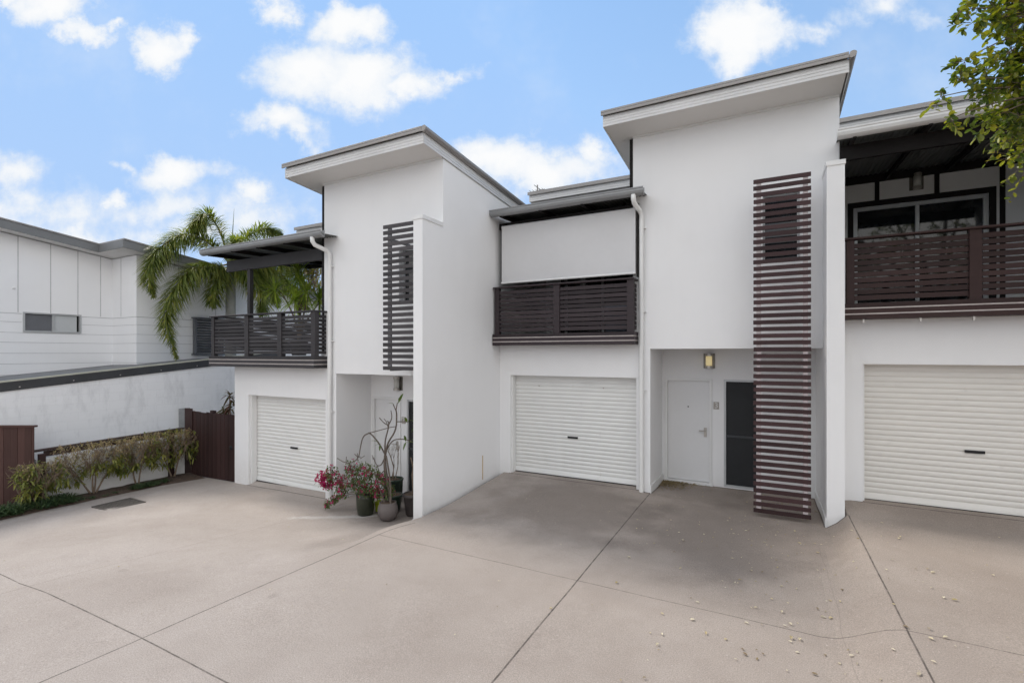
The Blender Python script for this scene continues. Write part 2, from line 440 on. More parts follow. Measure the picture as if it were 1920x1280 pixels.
def roller_door(x0, x1, y, z0, z1, m, root, hx, hz, dots=()):
    mb = MB(); p = .0815; prof = [(-.012, 0), (-.012, .09)]
    z = .09; h = z1 - z0
    while z < h:
        prof += [(.008, z + .004), (.008, z + .011), (-.004, z + .021), (-.007, z + .034), (-.007, z + .060), (-.003, z + .076)]
        z += p
    prof = [q for q in prof if q[1] < h] + [(.0, h)]
    mb.strip(prof, lambda a, b, t: (t, y + a, z0 + b), x0, x1)
    d = mb.build('garage_door', m, root)
    for k in range(len(d.data.polygons)): d.data.polygons[k].use_smooth = True
    mb = MB(); mb.box(hx - .11, hx + .11, y - .034, y - .012, hz - .02, hz + .02)
    mb.build('handle', BLK, d, .004)
    if dots:
        for dx, dz in dots:
            mb = MB(); mb.lathe((0, 0, 0), [(.016, 0), (.014, .012)], 10)
            bmesh.ops.rotate(mb.bm, verts=mb.bm.verts, cent=(0,0,0), matrix=Matrix.Rotation(PI/2, 3, 'X'))
            bmesh.ops.translate(mb.bm, verts=mb.bm.verts, vec=(dx, y - .012, dz))
            mb.build('bolt', STEEL, d)
    mb = MB(); mb.box(x0, x1, y - .03, y + .03, z0 - .012, z0 + .002)
    mb.build('rubber_seal', BLK, d)
    return d

def window(x0, x1, y, z0, z1, root, name='window', fm=ALU, mull=None, transom=None, fw=.035, glass=GLASS, gname='pane'):
    mb = MB()
    mb.box(x0, x0+fw, y-.03, y+.03, z0, z1); mb.box(x1-fw, x1, y-.03, y+.03, z0, z1)
    mb.box(x0+fw, x1-fw, y-.028, y+.03, z0, z0+fw); mb.box(x0+fw, x1-fw, y-.028, y+.03, z1-fw, z1)
    if mull is not None: mb.box(mull-.03, mull+.03, y-.026, y+.03, z0+fw, z1-fw)
    w = mb.build(name, fm, root, .003)
    mb = MB(); mb.box(x0+fw*.5, x1-fw*.5, y+.004, y+.012, z0+fw*.5, z1-fw*.5)
    mb.build(gname, glass, w)
    if transom is not None: mb = MB(); mb.box(x0+fw, x1-fw, y-.022, y+.003, transom-.02, transom+.02); mb.build('mid_rail', MIDR, w)
    return w

def lamp(x, y, z, root, lit):
    mb = MB(); mb.box(x-.105, x+.105, y-.012, y, z-.145, z+.145)
    l = mb.build('wall_lamp', LAMPM, root, .003)
    mb = MB(); mb.lathe((x, y-.075, z-.10), [(.058, 0), (.058, .20)], 20)
    mb.build('lamp_glass', LAMPLIT if lit else LAMPOFF, l, 0, True)
    for a, b in ((-.145, -.095), (.095, .145)):
        mb = MB(); mb.lathe((x, y-.075, z+a), [(.066, 0), (.066, b-a)], 20)
        mb.build('lamp_cap', STEEL, l, 0)

def text_mesh(body, size, x, y, z, root, m):
    cu = bpy.data.curves.new('digit', 'FONT'); cu.body = body; cu.size = size; cu.extrude = .004; cu.align_x = 'CENTER'; cu.align_y = 'CENTER'
    tmp = bpy.data.objects.new('tmp', cu); COL.objects.link(tmp)
    bpy.context.view_layer.update()
    me = bpy.data.meshes.new_from_object(tmp.evaluated_get(bpy.context.evaluated_depsgraph_get()))
    bpy.data.objects.remove(tmp); bpy.data.curves.remove(cu)
    me.transform(Matrix.Translation(Vector((x, y, z)) - ORG[root]) @ Matrix.Rotation(PI/2, 4, 'X'))
    me.materials.clear(); me.materials.append(m)
    o = bpy.data.objects.new('digit', me); COL.objects.link(o); o.parent = root; ORG[o] = ORG[root]
    return o

def number_plate(n, x, y, z, root):
    mb = MB(); mb.box(x-.05, x+.05, y-.012, y, z-.07, z+.07)
    p = mb.build('number_plate', PLATE, root, .002)
    text_mesh(n, .15, x, y-.014, z, p, DIGIT)

def townhouse(U):
    tl, tr, Y0, zb = U['tl'], U['tr'], U['Y0'], U['zb']
    root = thing('townhouse', U['label'], 'townhouse', (tl, Y0, zb), 'white townhouses in the row')
    gl = U['gl']; t = .22; zt = U['bal'][2]; so = U['soffit']
    g0, g1, gtop, sill = U['go']
    mt = .0742
    if U['tower']:
        rx0, rx1, Yr = U['rec']; ztop = U['ztop']; Yb = Y0 + 6.5
        wf, wtop = U['wing']
    W = MB()
    W.box(gl, g0, Y0, Y0+t, zb, zt+.02)
    if U['tower']:
        W.box(g0, tl, Y0, Y0+t, gtop, zt+.02)
        if g1 > tl: W.box(tl, g1, Y0, Y0+t, gtop, so)
        W.box(max(g1, tl) if g1 > tl else g1, rx0, Y0, Y0+t, zb, so)
        if U['win']:
            wx0, wx1, wz0, wz1 = U['win']
            W.box(tl, wx0, Y0, Y0+t, so, ztop); W.box(wx1, tr, Y0, Y0+t, so, ztop)
            W.box(wx0, wx1, Y0, Y0+t, so, wz0); W.box(wx0, wx1, Y0, Y0+t, wz1, ztop)
        # side walls with raking top
        for a, b in ((tl, tl+.2), (rx1, tr)):
            W.hexa([(a, Y0+t, zb), (b, Y0+t, zb), (b, Yb, zb), (a, Yb, zb)], [(a, Y0+t, ztop), (b, Y0+t, ztop), (b, Yb, ztop-mt*(Yb-Y0)), (a, Yb, ztop-mt*(Yb-Y0))])
        W.box(tl+.2, rx1, Yb-.2, Yb, zb, ztop-mt*(Yb-Y0)-.05)
        W.box(rx1, tr, Y0, Y0+t, zb, so)
        # entry recess
        W.box(rx0-.12, rx0, Y0+t, Yr+.15, zb, so)
        W.box(rx0-.12, rx1, Y0+t, Yr+.15, so, so+.1)
        d0, d1, dz, s0, s1, sz0, sz1 = U['door']
        W.box(rx0, d0, Yr, Yr+.15, zb, so); W.box(d0, d1, Yr, Yr+.15, dz, so); W.box(d1, s0, Yr, Yr+.15, zb, so)
        W.box(s0, s1, Yr, Yr+.15, sz1, so); W.box(s0, s1, Yr, Yr+.15, zb, sz0); W.box(s1, rx1, Yr, Yr+.15, zb, so)
    else:
        W.box(g0, g1, Y0, Y0+t, gtop, zt+.02); W.box(g1, g1+.3, Y0, Y0+t, zb, zt+.02)
        W.box(g1+.3, g1+3.5, Y0, Y0+t, zb, 6.9); W.box(g1+.3, g1+.5, Y0+t, Y0+6, zb, 6.6)
    if U.get('leftwall'): W.box(gl, gl+.2, Y0+t, Y0+7, zb, zt+.02)
    # upper wall behind the balcony
    bx1 = tl if U['tower'] else g1 + .3
    Ybk = Y0 + 2.48; fl = U['bal'][3]; aw = U['aw']
    s0_, s1_ = gl + .5, gl + 2.48; dtop = fl + 2.10
    W.box(gl, s0_, Ybk, Ybk+.15, fl, aw+.16); W.box(s1_, bx1, Ybk, Ybk+.15, fl, aw+.16); W.box(s0_, s1_, Ybk, Ybk+.15, dtop, aw+.16)
    W.build('wall', WHITE, root)
    mb = MB(); mb.box(gl+.0, bx1, Y0+t, Ybk+.1, zt+.03, fl-.004); mb.build('balcony_floor', BEAM, root)
    # timber battens + sliding door at the back of the balcony
    for k in range(4):
        bx = gl + .875 + .888*k
        if bx + .035 < bx1: mb = MB(); mb.box(bx-.035, bx+.035, Ybk-.022, Ybk, dtop+.102 if bx < s1_+.1 else fl, aw+.14); mb.build('wall_batten', DARKM, root)
    mb = MB(); mb.box(s0_-.09, s0_, Ybk-.02, Ybk+.01, fl, dtop+.10); mb.box(s1_, s1_+.09, Ybk-.02, Ybk+.01, fl, dtop+.10); mb.box(s0_, s1_, Ybk-.02, Ybk+.01, dtop, dtop+.10)
    mb.build('door_surround', DARKM, root)
    window(s0_, s1_, Ybk+.05, fl, dtop, root, 'sliding_door', ALU, mull=(s0_+s1_)/2, fw=.07)
    # garage
    roller_door(g0+.0, g1-.0, Y0+.2, sill+.012, gtop+.05, U['gm'], root, U['gh'][0], U['gh'][1], U.get('dots', ()))
    mb = MB(); mb.box(g0-.004, g0+.03, Y0+.06, Y0+.185, sill-.05, gtop); mb.build('door_track', TRIMW, root)
    if U['tower']:
        # wing wall
        w0 = rx1
        mb = MB(); mb.box(w0, tr, wf, Y0, zb, wtop-.07)
        ww = mb.build('wing_wall', WHITE, root)
        mb = MB(); mb.box(w0-.012, tr+.012, wf-.012, Y0, wtop-.07, wtop); mb.build('wall_cap', TRIMW, ww, .004)
        # skirting along the entry
        for (a, b, c, d) in ((rx0, rx0+.02, Y0-.02, Yr), (w0-.02, w0, wf-.02, Yr)):
            za = gz((a+b)/2, c); zc = gz((a+b)/2, d)
            mb = MB(); mb.hexa([(a, c, za-.1), (b, c, za-.1), (b, d, zc-.1), (a, d, zc-.1)], [(a, c, za+.13), (b, c, za+.13), (b, d, zc+.15), (a, d, zc+.15)])
            mb.build('skirting', TRIMW, root, .004)
        # front door
        mb = MB(); mb.box(d0, d0+.05, Yr-.025, Yr+.1, sz0-.02, dz); mb.box(d1-.05, d1, Yr-.025, Yr+.1, sz0-.02, dz); mb.box(d0+.05, d1-.05, Yr-.025, Yr+.1, dz-.05, dz)
        fr = mb.build('door_frame', TRIMW, root, .004)
        mb = MB(); mb.box(d0+.053, d1-.053, Yr+.03, Yr+.07, sz0+.045, dz-.053)
        dr = mb.build('front_door', m_door, root, .002)
        hx = d1 - .13; hz = sz0 + 1.03
        mb = MB(); mb.box(hx-.022, hx+.03, Yr+.018, Yr+.03, hz-.1, hz+.08); mb.tube([(hx, Yr+.02, hz+.02), (hx, Yr-.03, hz+.02), (hx-.11, Yr-.03, hz+.02)], .010, 8)
        mb.build('handle', STEEL, dr)
        mb = MB(); mb.box((d0+d1)/2-.012, (d0+d1)/2+.012, Yr+.024, Yr+.03, sz0+1.5, sz0+1.524); mb.build('peephole', BLK, dr)
        mb = MB(); mb.box(d0-.02, d1+.02, Yr-.03, Yr+.1, sz0-.1, sz0+.035); mb.build('door_sill', TRIMW, root, .005)
        window(s0, s1, Yr+.03, sz0, sz1, root, 'sidelight', ALU, transom=sz0+.98, fw=.04, glass=SCREENM)
        number_plate(U['num'], U['plate'][0], Yr, U['plate'][1], root)
        lamp(U['lamp'][0], Yr, U['lamp'][1], root, U['lit'])
        # upper window
        window(wx0, wx1, Y0+.14, wz0, wz1, root, 'window', ALU, fw=.035)
        # slat screen
        x0, x1, ys, z0, z1, pit, sm_, bm_ = U['screen']
        mb = MB(); z = z1
        while z - .062 > z0 - .03:
            j = R.uniform(-.003, .003)
            mb.box(x0 + j, x1 + j, ys, ys+.02, z-.064, z); z -= pit
        sc = mb.build('slat_screen', sm_, root, .002)
        for bx in U['batt']:
            mb = MB(); mb.box(bx-.033, bx+.033, ys+.021, ys+.06, z0+.06, z1-.02); mb.build('batten', bm_, sc)
        for zz in (so+.12, z1-.25):
            for bx in U['batt']: mb = MB(); mb.box(bx-.02, bx+.02, ys+.061, Y0, zz-.02, zz+.02); mb.build('bracket', bm_, sc)
        # shadow strip down the tower's left corner
        mb = MB(); mb.box(tl-.06, tl-.001, Y0-.004, Y0+.14, zt+.3, ztop-.03); mb.build('corner_shadow_strip', DARKM, root)
        # main tower roof
        X0, X1, yf = U['roof']; yb = Yb + .3
        zf = ztop + mt*(Y0 - yf)
        mb = MB()
        mb.hexa([(X0-.03, yf-.05, zf+.215), (X1, yf-.05, zf+.215), (X1, yb, zf+.215-mt*(yb-yf)), (X0-.03, yb, zf+.215-mt*(yb-yf))],
                [(X0-.03, yf-.05, zf+.25), (X1, yf-.05, zf+.25), (X1, yb, zf+.25-mt*(yb-yf)), (X0-.03, yb, zf+.25-mt*(yb-yf))])
        mb.box(X0-.03, X1, yf-.05, yf-.03, zf+.165, zf+.212)
        rf = mb.build('roof', CAPM, root, .003)
        mb = MB(); mb.hexa([(X0, yf+.02, zf), (X1-.02, yf+.02, zf), (X1-.02, yb, zf-mt*(yb-yf)), (X0, yb, zf-mt*(yb-yf))],
                           [(X0, yf+.02, zf+.02), (X1-.02, yf+.02, zf+.02), (X1-.02, yb, zf+.02-mt*(yb-yf)), (X0, yb, zf+.02-mt*(yb-yf))])
        sf = mb.build('soffit', SOFFIT, rf)
        mb = MB()
        for xj in (X0+.42, (X0+X1)/2+.3): mb.box(xj-.006, xj+.006, yf+.03, Y0-.01, zf-.052, zf+.002) if False else None
        ribbed_fascia_x(mb, X0, X1, yf+.018, zf-.02, zf+.175)
        ribbed_fascia_y(mb, X1, yf+.02, yb, zf-.02, zf+.175, mt, 1); ribbed_fascia_y(mb, X0, yf+.02, yb, zf-.02, zf+.175, mt, -1)
        mb.build('fascia', FASC, rf)
        # rolled gutter along the right-hand edge
        mb = MB(); pr = [(.0, .16), (.0, .215)] + [(.045 - .045*math.cos(a), .215 + .035*math.sin(a)) for a in [PI*k/6 for k in range(1, 6)]] + [(.09, .215), (.085, .185), (.06, .16), (.03, .152)]
        mb.prism(pr, lambda a, b, tt: (X1 + .004 + a, tt, zf + b - mt*(tt - yf)), yf-.05, yb)
        mb.build('gutter', CAPM, rf)
        mb = MB(); mb.hexa([(tl, Y0-.035, ztop-.025), (tr, Y0-.035, ztop-.025), (tr, Y0-.002, ztop-.025), (tl, Y0-.002, ztop-.025)],
                           [(tl, Y0-.035, ztop+.004), (tr, Y0-.035, ztop+.004), (tr, Y0-.002, ztop), (tl, Y0-.002, ztop)])
        mb.build('quad_moulding', TRIMW, rf)
    # balcony deck edge + balustrade
    b0, b1, z0, z1, yf, rt, posts, wm = U['bal']
    nb = .018
    mb = MB(); mb.box(b0+.006, b1-.006, yf+.006, Y0-.001, z0+.02, z1-.012)
    bal = mb.build('balcony_edge', EDGE, root)
    mb = MB(); h = (z1 - z0 - .038) / 3
    for k in range(3):
        za = z0 + k*(h+.019)
        mb.box(b0, b1, yf, yf+.0055, za, za+h); mb.box(b1-.0055, b1, yf+.0055, Y0, za, za+h); mb.box(b0, b0+.0055, yf+.0055, Y0, za, za+h)
    mb.box(b0+.01, b1-.01, yf+.02, Y0-.003, z0+.004, z0+.018)
    mb.build('edge_board', wm, bal, .0015)
    yr = yf + .05
    ph = [(b0+.03, b0+.13)] + [(p-.065, p+.065) for p in posts] + [(b1-.14, b1-.02)]
    for a, b in ph:
        mb = MB(); mb.box(a, b, yr-.01, yr+.09, z1, rt-.03)
        mb.build('post', wm, root, .004)
    mb = MB(); mb.box(b0, b1-.0, yr-.04, yr+.09, rt-.03, rt); mb.box(b1-.1, b1, yr+.09, Y0-.0, rt-.03, rt)
    if U.get('leftret'): mb.box(b0, b0+.1, yr+.09, Ybk, rt-.03, rt)
    mb.build('handrail', wm, root, .006)
    pit = (rt - z1 - .12) / 10
    for (a0, a), (b, bb) in zip(ph, ph[1:]):
        mb = MB()
        for k in range(10):
            zz = z1 + .05 + k*pit; j = R.uniform(-.002, .002)
            mb.box(a+.001, b-.001, yr+.012 + j, yr+.032 + j, zz, zz + pit*.80)
        mb.build('slat_panel', wm, root, .002)
    for sx, ye in ((b1-.05, Y0-.002), (b0+.05, Ybk)):
        if sx == b0+.05 and not U.get('leftret'): continue
        mb = MB()
        for k in range(10):
            zz = z1 + .05 + k*pit
            mb.box(sx, sx+.02, yr+.10, ye, zz, zz+pit*.80)
        mb.build('slat_panel', wm, root, .002)
    # awning over the balcony
    q0, q1, gy, gz0, gz1 = U['gut']
    aw0 = gz0 + .03
    mb = MB(); n = int((q1 - q0 - .06) / .019); prof = []
    for k in range(n + 1):
        x = q0 + .03 + k*.019; prof.append((x, .010*math.sin(2*PI*(x)/.076)))
    mb.strip(prof, lambda a, b, tt: (a, tt, aw0 + .05 + b + .055*(tt - gy)), gy+.02, Ybk+.05)
    awn = mb.build('awning_roof', CORR, root, 0, True)
    mb = MB(); hh = gz1 - gz0
    mb.prism([(0, hh), (0, hh-.02), (.01, hh-.03), (.004, hh*.55), (.018, hh*.22), (.045, .01), (.075, 0), (.11, 0), (.11, hh), (.10, hh), (.10, .012), (.02, hh*.5), (.012, hh)], lambda a, b, tt: (tt, gy-.05 + a, gz0 + b), q0, q1)
    mb.build('gutter', U['gutm'], awn)
    bb0 = U['beam']
    mb = MB(); mb.box(bb0[0], bb0[1], bb0[2], bb0[2]+.07, bb0[3], bb0[4]); mb.build('beam', bb0[5], awn, .003)
    if U['tower'] or True:
        mb = MB(); mb.box(gl if not U.get('leftret') else q0+.1, bx1-.001, Ybk-.1, Ybk-.024, aw+.0, aw+.17); mb.build('beam', DARKM, awn)
    x = q0 + .22
    while x < q1 - .15:
        if not (x > tl - .03 and U['tower']):
            mb = MB(); mb.hexa([(x-.022, gy+.03, aw0-.05), (x+.022, gy+.03, aw0-.05), (x+.022, Ybk-.1, aw0-.03+.055*2), (x-.022, Ybk-.1, aw0-.03+.055*2)],
                               [(x-.022, gy+.03, aw0+.035), (x+.022, gy+.03, aw0+.035), (x+.022, Ybk-.1, aw0+.04+.055*2.4), (x-.022, Ybk-.1, aw0+.04+.055*2.4)])
            mb.build('rafter', DARKM, awn)
        x += .87
    # upper roof behind
    p0, p1, py, pz0, pz1 = U['up']
    mb = MB(); mb.box(p0+.02, p1, py+.04, py+4, pz0-.01, pz0+.02); mb.box(p0-.02, p1, py-.05, py+4, pz1-.03, pz1+.005); mb.box(p0-.02, p1, py-.05, py-.03, pz1-.075, pz1-.03)
    ur = mb.build('rear_roof', CAPM, root)
    mb = MB(); ribbed_fascia_x(mb, p0, p1, py+.02, pz0, pz1-.032); mb.box(p0, p0+.02, py+.021, py+4, pz0+.002, pz1-.035)
    mb.build('fascia', FASC, ur)
    mb = MB(); mb.box(gl + .02 if not U.get('leftret') else gl, bx1-.02, Ybk+.02, Ybk+.14, aw+.16, pz0-.011); mb.build('clerestory_wall', WHITE, root)
    # downpipe
    if U.get('pipe'):
        px, ys_, zt_, zb_ = U['pipe']
        pts = [(px-.06, gy+.0, gz0+.02), (px-.06, gy+.005, gz0-.06), (px-.055, gy+.05, gz0-.12), (px-.02, ys_-.06, gz0-.19), (px, ys_, gz0-.26), (px, ys_, gz0-.4), (px, ys_, zb_+.03), (px, ys_, zb_)]
        mb = MB(); mb.tube(pts, .043, 14)
        dp = mb.build('downpipe', PIPE, root, 0, True)
        for zz in (zb_+.35*(gz0-zb_), zb_+.62*(gz0-zb_), gz0-.5):
            mb = MB(); mb.lathe((px, ys_, zz-.012), [(.047, 0), (.047, .024)], 14); mb.box(px+.04, px+.075, ys_, Y0-.001 if ys_ < Y0-.01 else ys_+.03, zz-.01, zz+.01)
            mb.build('pipe_bracket', PIPE, dp)
    return root

m_door = m_plain('white_door_paint', (.74, .74, .745), .4, 0, .03, 1.2)

T1 = townhouse(dict(label='white townhouse at left, potted plants by its door and dark slat balcony beside the palm', tower=True,
    tl=-8.02, tr=-5.045, Y0=6.98, zb=-.62, gl=-10.99, go=(-10.48, -7.985, 1.60, -.395), gm=GAR, gh=(-9.165, .476), soffit=2.14,
    rec=(-7.68, -5.235, 7.95), ztop=6.0, wing=(6.40, 4.85), win=(-6.048, -5.50, 3.45, 4.50), door=(-7.62, -6.83, 1.61, -6.675, -6.0, -.43, 1.58),
    num='2', plate=(-6.755, 1.14), lamp=(-6.89, 1.91), lit=False, screen=(-5.923, -5.24, 6.42, 2.20, 4.775, .1022, SCR1, BATTD), batt=(-5.80,),
    roof=(-8.47, -5.03, 6.40), bal=(-11.45, -7.93, 2.25, 2.485, 6.65, 3.41, (-10.13, -9.03), WD1), aw=4.92,
    gut=(-11.57, -7.58, 6.55, 4.80, 4.93), gutm=GUT, beam=(-11.3, -8.03, 6.98, 4.47, 4.72, BEAM), up=(-11.42, -8.05, 8.98, 5.77, 5.98),
    pipe=(-7.80, 6.92, 4.8, -.47), leftwall=True, leftret=True))
mb = MB(); mb.box(-10.56, -10.46, 7.0, 7.09, 2.49, 4.468); mb.build('awning_post', BEAM, T1, .004)

T2 = townhouse(dict(label='white townhouse with the pale grey blind and front door marked 3', tower=True,
    tl=-2.2, tr=1.005, Y0=9.02, zb=-.25, gl=-5.042, go=(-4.784, -2.138, 2.09, .035), gm=GAR, gh=(-3.455, .851), dots=((-4.2, 1.87), (-2.82, 1.87)), soffit=2.63,
    rec=(-1.885, .785, 10.2), ztop=6.56, wing=(8.44, 5.36), win=(-.055, .477, 4.04, 5.18), door=(-1.832, -.942, 2.05, -.731, -.13, -.03, 2.04),
    num='3', plate=(-.865, 1.53), lamp=(-.991, 2.40), lit=True, screen=(-.18, .59, 8.45, .035, 5.255, .1045, SCR2, BATT), batt=(-.105, .52),
    roof=(-2.58, 1.045, 8.40), bal=(-5.03, -2.10, 2.71, 2.94, 8.69, 3.915, (-3.62,), WD2), aw=5.37,
    gut=(-5.03, -1.91, 8.60, 5.345, 5.475), gutm=GUT, beam=(-5.03, -2.21, 8.98, 5.17, 5.30, DARKM), up=(-5.3, -2.23, 11.0, 6.36, 6.59),
    pipe=(-2.03, 8.955, 5.3, 0)))
mb = MB(); mb.box(-4.925, -2.125, 8.90, 8.906, 4.03, 5.17); bl = mb.build('roller_blind', BLIND, T2)
mb = MB(); mb.tube([(-4.93, 8.905, 4.02), (-2.12, 8.905, 4.02)], .022, 10); mb.build('blind_bar', TRIMW, bl)
mb = MB(); mb.tube([(-4.93, 8.93, 5.19), (-2.12, 8.93, 5.19)], .035, 12); mb.build('blind_roller', BLIND, bl)
mb = MB(); mb.box(-2.105, -2.075, 8.90, 9.0, 3.95, 5.3); mb.build('blind_guide', DARKM, T2)

T3 = townhouse(dict(label='white townhouse on the right with warm cream garage door under a red brown balcony', tower=False,
    tl=3.9, tr=7, Y0=9.02, zb=0, gl=1.007, go=(1.30, 3.75, 2.385, .285), gm=GAR3, gh=(2.636, 1.141), soffit=2.9,
    bal=(1.03, 3.97, 3.055, 3.285, 8.69, 4.265, (2.514,), WD3), aw=5.83,
    gut=(.93, 4.25, 8.60, 5.73, 5.86), gutm=FASC, beam=(1.01, 4.04, 8.98, 5.52, 5.74, DARKM), up=(.75, 4.5, 11.0, 6.72, 6.97)))
lamp(2.475, 11.5 - .001, 5.735, T3, False)
for x in (1.27, 1.93, 2.5): mb = MB(); mb.box(x-.012, x+.012, 8.74, 8.764, 3.0, 3.05); mb.build('drain_spout', STEEL, T3)

# ochre conduit stain strip low on the side wall beside the middle garage
mb = MB(); mb.box(-5.041, -5.036, 8.30, 8.325, .02, .50); mb.build('stain_strip', RUST, T1)
# roof flashing pieces over side of middle garage

# ------------------------------------------------------------------ neighbour on the left
def neighbour():
    root = thing('neighbour_house', 'white clad house with sliding window and grey fascia behind the block wall', 'house', (-17, 7.1, -.7))
    X = -17.; X2 = -15.64; Yc = 7.1
    sl = -.125
    def ez(y): return 5.36 + sl*(y - 6.76)          # soffit level
    W = MB()
    def wall(x, y0, y1, hole=None):
        segs = [(y0, y1, -.7, None)] if not hole else [(y0, hole[0], -.7, None), (hole[1], y1, -.7, None), (hole[0], hole[1], -.7, hole[2]), (hole[0], hole[1], hole[3], None)]
        for a, b, lo, hi in segs:
            ta = hi if hi is not None else ez(a)-.02; tb = hi if hi is not None else ez(b)-.02
            W.hexa([(x-.2, a, lo), (x, a, lo), (x, b, lo), (x-.2, b, lo)], [(x-.2, a, ta), (x, a, ta), (x, b, tb), (x-.2, b, tb)])
    wall(X, -6, Yc, (5.19, 6.35, 3.13, 3.59))
    wall(X2, Yc+.2, 21)
    W.hexa([(X, Yc, -.7), (X2, Yc, -.7), (X2, Yc+.2, -.7), (X, Yc+.2, -.7)], [(X, Yc, ez(Yc)-.02), (X2, Yc, ez(Yc)-.02), (X2, Yc+.2, ez(Yc)-.02), (X, Yc+.2, ez(Yc)-.02)])
    W.box(-27, X-.2, 21-.2, 21, -.7, 3.4); W.box(-27, X-.2, -6, -5.8, -.7, 6.6)
    W.build('wall', SIDING, root)
    # board joints and cover strips
    J = MB(); T = MB()
    zs = [3.57, 3.35, 3.08, 2.83, 2.55, 2.28, 2.0]
    for i, z in enumerate(zs):
        w = .010 if i else .016
        for (a, b) in ((-6, 5.15), (6.39, Yc-.004)) if 3.1 < z < 3.6 else ((-6, Yc-.004),): J.box(X, X+.004, a, b, z-w/2, z+w/2)
        J.box(X2, X2+.004, Yc, 21, z-w/2, z+w/2); J.box(X+.004, X2, Yc-.004, Yc, z-w/2, z+w/2)
    for y in (-4.2, -2.6, -1.0, .6, 2.2, 3.45, 4.52, 5.08, 5.72, 6.30, 6.82):
        J.box(X, X+.005, y-.008, y+.008, 3.6, ez(y)-.03)
    for y in (8.2, 9.3, 10.4, 11.5, 12.6): J.box(X2, X2+.005, y-.008, y+.008, 3.6, ez(y)-.03)
    for x in (X2-.85,): J.box(x-.01, x+.01, Yc-.005, Yc, 3.6, ez(Yc)-.03)
    J.build('board_joint', GROOVE, root)
    # window with sliding pane
    mb = MB(); f = .04
    mb.box(X-.06, X+.03, 5.17, 5.17+f, 3.10, 3.62); mb.box(X-.06, X+.03, 6.37-f, 6.37, 3.10, 3.62); mb.box(X-.06, X+.028, 5.17+f, 6.37-f, 3.10, 3.10+f); mb.box(X-.06, X+.028, 5.17+f, 6.37-f, 3.62-f, 3.62); mb.box(X-.06, X+.024, 5.75, 5.79, 3.10+f, 3.62-f)
    w = mb.build('window', ALU, root, .004)
    mb = MB(); mb.box(X-.035, X-.03, 5.19, 5.76, 3.12, 3.60); mb.build('pane', m_plain('blue_grey_screened_pane', (.16, .165, .18), .3, 0, .1, 3.), w)
    mb = MB(); mb.box(X-.02, X-.015, 5.78, 6.28, 3.13, 3.59); mb.build('pane', m_plain('frosted_pane', (.55, .57, .58), .3, 0, .06, 2.), w)
    mb = MB(); mb.box(X-.1, X-.09, 5.15, 6.4, 3.1, 3.62); mb.build('reveal', BLK, w)
    # roof: eave fascia following the plan step
    eo = .46
    mb = MB()
    A = [(X+eo, -6.5), (X+eo, Yc-.5), (X2+eo, Yc-.5), (X2+eo, 21.5)]
    for (xa, ya), (xb, yb) in zip(A, A[1:]):
        za, zb_ = ez(ya), ez(yb)
        if xa == xb: mb.hexa([(xa-.02, ya, za-.01), (xa, ya, za-.01), (xa, yb, zb_-.01), (xa-.02, yb, zb_-.01)], [(xa-.02, ya, za+.20), (xa+.02, ya, za+.20), (xa+.02, yb, zb_+.20), (xa-.02, yb, zb_+.20)])
        else: mb.box(xa+.02, xb-.02, ya-.012, ya+.01, za-.01, za+.20)
    fa = mb.build('fascia', m_plain('mid_grey_fascia_paint', (.20, .205, .21), .5, .1, .12, 1.5), root, .004)
    mb = MB()
    for (x0, x1, y0, y1) in ((X-9, X+eo-.02, -6.5, Yc-.5), (X-9, X2+eo-.02, Yc-.49, 21.5)):
        mb.hexa([(x0, y0, ez(y0)), (x1, y0, ez(y0)), (x1, y1, ez(y1)), (x0, y1, ez(y1))], [(x0, y0, ez(y0)+.018), (x1, y0, ez(y0)+.018), (x1, y1, ez(y1)+.018), (x0, y1, ez(y1)+.018)])
    mb.build('soffit', SOFFIT, root)
    mb = MB()
    for (x0, x1, y0, y1) in ((X-9, X+eo+.04, -6.5, Yc-.51), (X-9, X2+eo+.04, Yc-.51, 21.5)):
        mb.hexa([(x0, y0, ez(y0)+.202), (x1, y0, ez(y0)+.202), (x1, y1, ez(y1)+.202), (x0, y1, ez(y1)+.202)], [(x0, y0, ez(y0)+.235), (x1, y0, ez(y0)+.235), (x1, y1, ez(y1)+.235), (x0, y1, ez(y1)+.235)])
    mb.build('roof', CAPM, root)
    # louvred shutter box
    mb = MB(); x = X2
    mb.box(x+.001, x+.14, 8.60, 8.66, 2.53, 3.62); mb.box(x+.001, x+.14, 9.42, 9.48, 2.53, 3.62); mb.box(x+.001, x+.15, 8.56, 9.52, 3.62, 3.66); mb.box(x+.001, x+.15, 8.56, 9.52, 2.49, 2.53)
    lv = mb.build('louvre_shutter', m_plain('blue_grey_shutter_paint', (.125, .13, .145), .5, .1, .12, 3.), root, .003)
    mb = MB()
    for k in range(13):
        z = 2.57 + k*.081; mb.hexa([(x+.03, 8.661, z+.05), (x+.10, 8.661, z), (x+.10, 9.419, z), (x+.03, 9.419, z+.05)], [(x+.035, 8.661, z+.06), (x+.105, 8.661, z+.012), (x+.105, 9.419, z+.012), (x+.035, 9.419, z+.06)])
    mb.build('louvre_blade', lv.data.materials[0], lv)
    # small tap / vent on the wall
    mb = MB(); mb.box(X+.001, X+.03, 4.98, 5.02, 4.2, 4.23); mb.build('cable_outlet', TRIMW, root)
neighbour()

